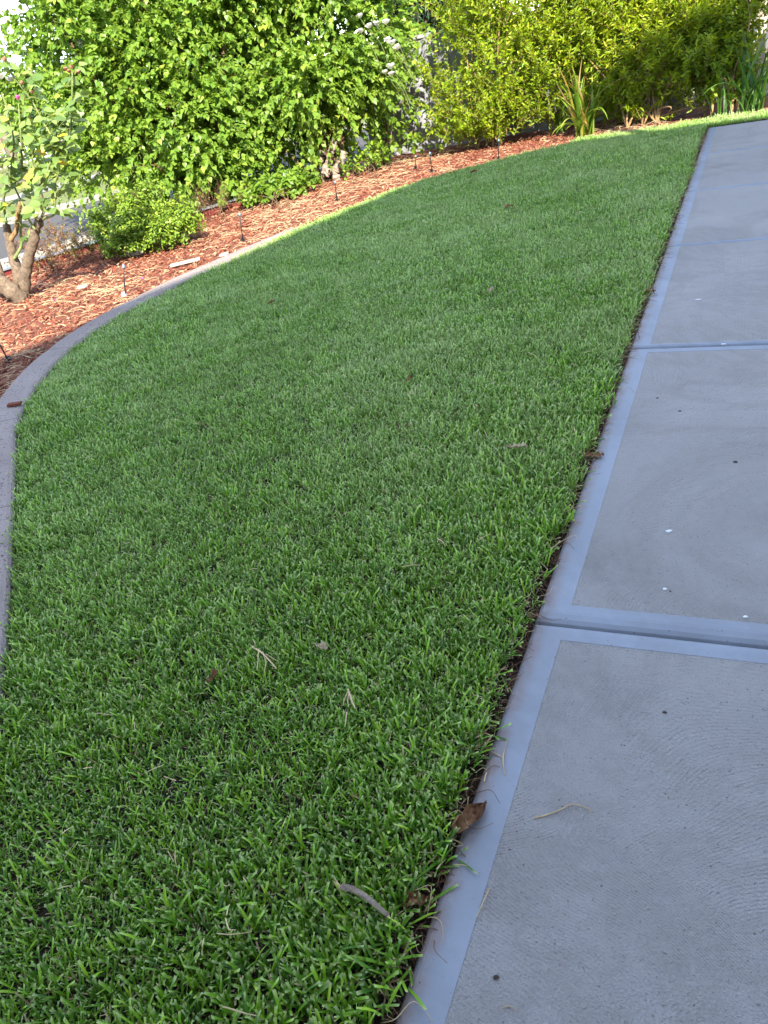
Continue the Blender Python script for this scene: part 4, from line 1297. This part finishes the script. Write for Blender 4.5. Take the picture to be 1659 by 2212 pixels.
def bloom(name, c, rad, mat, parent, seed, n=12, closed=0.5):
    r = np.random.default_rng(seed)
    TV, TF = template([(0.15, 0.30), (0.55, 0.50), (0.90, 0.30)], [0, 0.55, 0.90, 1.0], 0.35, -0.3 * closed)
    P, D, N, S = [], [], [], []
    for i in range(n):
        az = i * 2.4; el = 0.3 + 0.9 * i / n * closed + 0.35 * r.uniform()
        d = np.array([math.cos(az) * math.cos(el), math.sin(az) * math.cos(el), math.sin(el)])
        P.append(c + d * rad * 0.08); D.append(d); N.append(np.array([-math.cos(az) * 0.7, -math.sin(az) * 0.7, 0.7])); S.append(rad * r.uniform(0.8, 1.1))
    return leaf_cloud(name, np.array(P), np.array(D), np.array(N), np.array(S), (TV, TF), mat, parent, r.uniform(0, 1, n))


for i, (px, py, mat, rad) in enumerate([(40, 216, 'petal_pink', .030), (156, 150, 'petal_dry', .028), (150, 158, 'petal_dry', .022), (143, 154, 'petal_dry', .026), (171, 160, 'petal_dry', .026), (159, 163, 'petal_dry', .02),
                                        (12, 136, 'petal_dry', .035), (4, 172, 'petal_white', .055), (26, 178, 'petal_white', .045), (48, 184, 'petal_dry', .026), (70, 203, 'petal_dry', .022), (66, 260, 'petal_dry', .02), (130, 358, 'petal_dry', .025), (22, 320, 'petal_dry', .022), (120, 306, 'petal_white', .028), (136, 308, 'petal_white', .024)]):
    bloom('bloom', at(px, py, Y=RY), rad, MAT[mat], rose, 200 + i, 12, 0.9 if mat != 'petal_white' else 0.4)
# white roses between the trees and the bright shrub
wr = empty('white_rose_flowers', tuple(at(815, 60, Y=9.6)))
sap = bpy.data.objects['rose_sapling']
bpy.data.objects.remove(wr)
for i, (px, py, rad) in enumerate([(778, 40, .045), (798, 62, .05), (814, 56, .045), (834, 53, .05), (838, 92, .05), (848, 98, .055), (858, 108, .05), (832, 160, .04), (845, 150, .055), (780, 72, .045), (846, 165, .05)]):
    c = at(px, py, Y=9.05)
    bloom('bloom', c, rad * 1.15, MAT['petal_white'], sap, 300 + i, 14, 0.5)
    mb = MB(); e = c + np.array([0.06, 0.25, -0.35]); mb.tube([e, (e + c) / 2 + (0.02, 0, 0.02), c], [0.005, 0.004, 0.003], 5); mb.build('flower_stem', MAT['cane_green'], sap)

# ------------------------------------------------------------------ irrigation stakes
STK = [((270, 642), (267, 580), 'black irrigation stake with white clip beside the kerb joint'), ((525, 523), (518, 467), 'leaning irrigation stake on the sunlit mulch by the low shrub'),
       ((20, 782), (-4, 738), 'tilted black stake in the shaded mulch at the left edge'), ((728, 434), (724, 397), 'thin stake standing below the pruned trunks'),
       ((898, 366), (898, 340), 'short stake on the mulch in front of the grey fence'), ((933, 373), (929, 334), 'stake at the lawn corner below the bushy shrub'),
       ((1077, 346), (1077, 306), 'dark stake at the foot of the bushy yellow green shrub')]
for i, (b, tp, lb) in enumerate(STK):
    B = at(*b, Z=0.0)
    Tp = at(*tp, D=np.linalg.norm(B - CAM) * 0.985)
    Tp = B + (Tp - B) * 1.0
    root = empty('irrigation_stake', tuple(B)); tag(root, lb, 'stake', 'irrigation stakes along the bed')
    mb = MB(); mb.tube([B + (0, 0, -0.03), (B + Tp) / 2, Tp], [0.0055, 0.005, 0.0045], 7); mb.build('rod', MAT['black_plastic'], root, True)
    d = unit(Tp - B)
    mb = MB(); mb.tube([Tp, Tp + d * 0.018, Tp + d * 0.032], [0.009, 0.010, 0.005], 8); mb.build('nozzle', MAT['blue_plastic'], root, True)
    mb = MB(); mb.obox(B + (0, 0, 0.020), (0.018, 0.004, 0), (-0.003, 0.012, 0), (0, 0, 0.008)); mb.obox(B + (0.003, 0, 0.036), (0.013, 0.003, 0), (-0.002, 0.009, 0), (0, 0, 0.004))
    mb.build('clip', MAT['white_plastic' if i == 0 else 'black_plastic'], root)


# ------------------------------------------------------------------ litter
def dead_leaf(name, c, L, W, az, curl, mat, label, seed, pitch=0.0, cat='leaf', z=0.0, group=None, roll=0.0):
    r = np.random.default_rng(seed)
    root = empty(name, tuple(c)); tag(root, label, cat, group)
    nu, nv = 15, 9
    V = []
    for i in range(nu):
        u = i / (nu - 1)
        half = W * 0.5 * (math.sin(math.pi * min(1, u ** 0.8 * 0.97 + 0.03)) ** 0.8 + 0.02) * (1 + 0.08 * r.normal())
        for j in range(nv):
            v = (j / (nv - 1) - 0.5) * 2
            th = v * curl * (1 + 0.35 * math.sin(5 * u + seed))
            rad = half / max(curl, 0.05)
            y = rad * math.sin(th) + 0.06 * W * math.sin(9 * u + 2 * v)
            zz = rad * (1 - math.cos(th)) + 0.10 * L * math.sin(3.0 * u + seed) * 0.5 + 0.004 * r.normal() + pitch * u * L
            V.append(((u - 0.5) * L, y, zz))
    V = np.array(V); V[:, 2] -= V[:, 2].min() - 0.002
    cr_, sr_ = math.cos(roll), math.sin(roll)
    V = np.column_stack([V[:, 0], V[:, 1] * cr_ - V[:, 2] * sr_, V[:, 1] * sr_ + V[:, 2] * cr_])
    V[:, 2] -= V[:, 2].min() - 0.002
    ca, sa = math.cos(az), math.sin(az)
    V = np.column_stack([V[:, 0] * ca - V[:, 1] * sa, V[:, 0] * sa + V[:, 1] * ca, V[:, 2]]) + np.asarray(c)
    Fc = [(i * nv + j, (i + 1) * nv + j, (i + 1) * nv + j + 1, i * nv + j + 1) for i in range(nu - 1) for j in range(nv - 1)]
    o = obj('blade', V, Fc, mat, root, True)
    a_ = o.data.attributes.new('tint', 'FLOAT', 'POINT')
    a_.data.foreach_set('value', np.clip(0.5 + 0.35 * wob(V, 60, seed) + 0.08 * r.normal(size=len(V)), 0, 1).astype(np.float32))
    s0 = V[nv // 2]; dd = unit(s0 - V[nv * 3 + nv // 2])
    mb = MB(); mb.tube([s0 - dd * 0.004, s0 + dd * L * 0.14 + (0, 0, 0.002), s0 + dd * L * 0.28 + (0, 0, 0.001)], [0.0012, 0.001, 0.0008], 5); mb.build('stalk', mat, root)
    st = root.children[-1] if root.children else None
    return root


def bump_up(p, dz):
    q = np.array(p); q[2] = dz; return q


dead_leaf('dead_leaf', bump_up(at(1012, 1762, Z=0.01), 0.0), 0.092, 0.052, math.radians(62), 1.6, MAT['dead_leaf'], 'large curled brown dead leaf on the path edge', 1, 0.05, roll=0.5)
dead_leaf('dead_leaf', bump_up(at(1283, 984, Z=0.01), 0.0), 0.065, 0.045, math.radians(20), 0.7, MAT['dead_leaf'], 'small grey brown leaf at the path edge beyond the near joint', 2)
dead_leaf('dead_leaf', bump_up(at(461, 1465, Z=0.04), 0.030), 0.036, 0.022, math.radians(70), 0.8, MAT['dead_leaf'], 'small rust red leaf lying on the lawn', 3, 0.3)
dead_leaf('dead_leaf', bump_up(at(1118, 970, Z=0.04), 0.034), 0.085, 0.034, math.radians(-20), 1.2, MAT['dead_pale'], 'pale crumpled dead leaf on the lawn near the path', 4, 0.1)
dead_leaf('dead_leaf', bump_up(at(697, 1402, Z=0.04), 0.034), 0.055, 0.022, math.radians(-25), 1.1, MAT['dead_pale'], 'narrow pale dead leaf in the middle of the lawn', 5, 0.1)
dead_leaf('dead_leaf', bump_up(at(1025, 373, Z=0.04), 0.034), 0.09, 0.05, math.radians(10), 0.6, MAT['dead_leaf'], 'dark dead leaf far back on the lawn', 6, 0.1)
dead_leaf('dead_leaf', bump_up(at(1100, 447, Z=0.04), 0.034), 0.08, 0.05, math.radians(40), 0.8, MAT['dead_leaf'], 'brown dead leaf on the far lawn toward the path', 7, 0.1)
dead_leaf('dead_leaf', bump_up(at(1061, 628, Z=0.04), 0.034), 0.075, 0.03, math.radians(90), 1.0, MAT['dead_pale'], 'grey dead leaf halfway up the lawn', 8, 0.2)
dead_leaf('dead_leaf', bump_up(at(1405, 634, Z=0.0), 0.0), 0.05, 0.03, math.radians(10), 0.9, MAT['dead_leaf'], 'dark dead leaf at the path edge beyond the second joint', 9)
dead_leaf('dead_leaf', bump_up(at(884, 820, Z=0.04), 0.034), 0.035, 0.018, math.radians(60), 0.9, MAT['dead_leaf'], 'tiny brown leaf standing in the central lawn', 10, 0.3)
dead_leaf('dead_leaf', bump_up(at(586, 655, Z=0.04), 0.034), 0.05, 0.03, math.radians(30), 0.7, MAT['dead_leaf'], 'small dark leaf on the lawn near the mulch bed', 11, 0.1)
dead_leaf('dead_leaf', bump_up(at(905, 1955, Z=0.0), 0.0), 0.045, 0.03, math.radians(30), 1.0, MAT['dead_leaf'], 'dark crumbled leaf at the lawn edge near the stick', 13)

# stick
stick = empty('stick', tuple(bump_up(at(790, 1942, Z=0.045), 0.04))); tag(stick, 'short grey bark covered stick lying on the lawn near the path', 'stick')
P = catmull([at(738, 1916, Z=0.045), at(765, 1922, Z=0.050), at(800, 1945, Z=0.047), at(838, 1978, Z=0.038)], 6)
mb = MB(); mb.tube(P, np.linspace(0.0065, 0.0042, len(P)), 9, 0.12); mb.build('wood', MAT['bark_grey'], stick, True)
e = P[-1]; mb = MB(); mb.tube([e - (P[-1] - P[-2]) * 0.3, e + (P[-1] - P[-2]) * 0.9], [0.0030, 0.0008], 6); mb.build('splinter', MAT['straw'], stick, True)
e = P[0]; mb = MB()
for k in range(5):
    mb.tube([e + rr.normal(size=3) * 0.002, e + np.array([-0.012, 0.006, 0.0]) + rr.normal(size=3) * 0.008], [0.0016, 0.0005], 4)
mb.build('frayed_end', MAT['straw'], stick)

# straws on path and lawn
def straw_piece(pts, r, z, label, extra=()):
    P = catmull([at(a, b, Z=z) for a, b in pts], 6)
    P[:, 2] += 0.002 + 0.003 * np.sin(np.linspace(0, math.pi, len(P)))
    root = empty('straw_stalk', tuple(P[0])); tag(root, label, 'straw', 'loose straws lying about')
    mb = MB(); mb.tube(P, np.linspace(r, r * 0.55, len(P)), 5, 0.08); mb.build('stalk', MAT['straw'], root, True)
    for q in extra:
        P2_ = catmull([at(a, b, Z=z) for a, b in q], 5); P2_[:, 2] += 0.003
        mb = MB(); mb.tube(P2_, np.linspace(r * 0.7, r * 0.3, len(P2_)), 4); mb.build('side_shoot', MAT['straw'], root, True)
straw_piece([(1153, 1770), (1185, 1762), (1212, 1752), (1235, 1741), (1262, 1746), (1280, 1756)], 0.0016, 0.0, 'long bent pale straw on the path right of the curled leaf')
straw_piece([(1088, 1630), (1087, 1652), (1090, 1676)], 0.0019, 0.0, 'pale split straw on the trowelled border above the curled leaf', ([(1088, 1640), (1076, 1632), (1046, 1618)], [(1087, 1636), (1092, 1616), (1096, 1600)]))
straw_piece([(1046, 1690), (1049, 1680), (1052, 1668)], 0.0018, 0.0, 'tiny white straw on the border just above the curled leaf')
straw_piece([(1058, 1920), (1048, 1944), (1038, 1966), (1030, 1984)], 0.0013, 0.0, 'thin curved straw at the border edge level with the stick')
straw_piece([(940, 1982), (955, 2000), (958, 2040)], 0.0008, 0.0, 'hair thin dark root on the border below the stick')
straw_piece([(1085, 2180), (1100, 2176), (1120, 2188)], 0.0010, 0.0, 'thin twig on the path near the bottom edge')
straw_piece([(978, 1870), (1000, 1872), (1016, 1876)], 0.0012, 0.0, 'short straw poking out from the lawn below the curled leaf')
straw_piece([(545, 1398), (565, 1412), (585, 1432), (598, 1446)], 0.0028, 0.045, 'bundle of bleached grass stalks on the lawn left of centre', ([(560, 1404), (558, 1430), (556, 1450)], [(568, 1410), (575, 1432), (572, 1452)], [(575, 1415), (592, 1425), (600, 1430)], [(552, 1392), (548, 1384)]))
straw_piece([(752, 1490), (757, 1505), (762, 1520), (768, 1532)], 0.0026, 0.045, 'bleached grass stalk bundle on the lawn below the narrow leaf', ([(754, 1494), (745, 1512), (742, 1526)], [(756, 1496), (752, 1515), (754, 1530)], [(750, 1540), (748, 1556), (746, 1572)]))
straw_piece([(945, 1165), (955, 1172), (962, 1180)], 0.0018, 0.045, 'small pale dry tuft on the lawn near the first joint', ([(948, 1166), (944, 1176)], [(950, 1168), (958, 1164)]))
straw_piece([(1030, 1172), (1045, 1163), (1062, 1155)], 0.0016, 0.045, 'pale straw on the lawn right of the small dry tuft', ([(1040, 1166), (1034, 1160)],))
straw_piece([(868, 1226), (888, 1224), (908, 1222)], 0.0016, 0.045, 'straight pale straw flat on the lawn')
straw_piece([(488, 1985), (494, 2005), (498, 2012), (510, 2010)], 0.0016, 0.045, 'kinked white straw on the near lawn')
straw_piece([(470, 2018), (495, 2022), (520, 2020), (545, 2014)], 0.0011, 0.045, 'curved thin white stem on the near lawn below the kinked straw')
straw_piece([(482, 2176), (505, 2184), (530, 2192), (556, 2196)], 0.0014, 0.045, 'white stem on the lawn at the bottom of the picture')

# chip on the kerb
def lump(name, c, size, mat, label, cat, seed, group=None, flat=1.0, part='body', k=1):
    r = np.random.default_rng(seed)
    import bmesh
    root = empty(name, tuple(c)); tag(root, label, cat, group)
    bm = bmesh.new()
    V = unit(r.normal(size=(22, 3))) * r.uniform(0.75, 1.0, (22, 1)) * np.array(size)
    V[:, 2] = np.maximum(V[:, 2], -0.1 * size[2])
    for v in V: bm.verts.new(v)
    bmesh.ops.convex_hull(bm, input=bm.verts)
    me = bpy.data.meshes.new(part); bm.to_mesh(me); bm.free(); me.materials.append(mat)
    o = bpy.data.objects.new(part, me); COL.objects.link(o); o.parent = root
    return root
kc = at(32, 875, Z=0.043); mb = MB(); dx = np.array([0.036, 0.012, 0.0]); dy = np.array([-0.006, 0.014, 0])
mb.obox(kc + (0, 0, 0.006), dx, dy, (0.002, 0, 0.006)); q = mb.build('bark_chip', MAT['chip']); tag(q, 'single red brown bark chip lying on the kerb', 'bark chip')
for i, (px, py, sx, sy, lb) in enumerate([(1445, 1147, .012, .009, 'largest chalky white dropping on the path beyond the near joint'), (1436, 1272, .007, .005, 'small white dropping on the path above the near joint'), (1610, 1332, .008, .005, 'white fleck on the path beside the near joint at right'),
                                          (1508, 647, .020, .009, 'white oval dropping on the path between second and third joints'), (1562, 743, .014, .006, 'white fleck lying on the second joint'), (1470, 418, .03, .012, 'pale dropping on the far path near the third joint')]):
    lump('bird_dropping', at(px, py, Z=0.003), (sx, sy, 0.0022), MAT['white_splat'], lb, 'dropping', 400 + i, 'white droppings on the path')
for i, (px, py, s, lb) in enumerate([(1071, 2112, .0075, 'dark pebble of grit on the path near the bottom'), (1436, 1539, .006, 'dark grit speck on the near slab'), (1588, 998, .009, 'dark twig fragment on the second slab at right'), (1468, 888, .007, 'dark speck on the second slab near the border'),
                                     (1420, 860, .006, 'dark fleck near the border beyond the near joint'), (1448, 1277, .004, 'tiny dark speck beside the small white dropping')]):
    lump('grit_speck', at(px, py, Z=0.002), (s, s * 0.7, s * 0.5), MAT['dark_speck'], lb, 'grit', 430 + i, 'dark specks on the path')
# stump chunk and timber offcuts on the mulch
st = lump('wood_stump', at(286, 548, Z=0.02), (0.17, 0.07, 0.085), MAT['bark_grey'], 'weathered grey stump chunk beside the low shrub', 'stump', 460)
cpos = at(665, 545, Z=0.012) if False else at(485, 545, Z=0.012)
for i, (px, py, az, L, W, lb) in enumerate([(400, 566, 0.5, .13, .025, 'long pale timber splinter on the mulch near the kerb'), (484, 549, 0.2, .035, .022, 'small square wood block on the mulch by the kerb'), (178, 619, 0.1, .04, .018, 'pale wood chip on the mulch in front of the rose')]):
    c = at(px, py, Z=0.022); ca, sa = math.cos(az), math.sin(az)
    mb = MB(); mb.obox(c, (L * ca, L * sa, 0.004), (-W * sa, W * ca, 0.0), (0, 0, 0.009)); tag(mb.build('wood_offcut', MAT['pale_timber']), lb, 'wood')
for i, (px, py, lb) in enumerate([(308, 860 * 0 + 604, 'fallen magenta petal on the mulch'), (118, 641 + 0, 'fallen red petal on the shaded side of the mulch')]):
    q = at(px if i == 0 else 118, 604 if i == 0 else 650, Z=0.025)
    root = empty('fallen_petal', tuple(q)); tag(root, lb, 'petal')
    bloom('petal', q, 0.022, MAT['petal_pink'], root, 500 + i, 3, 0.2)
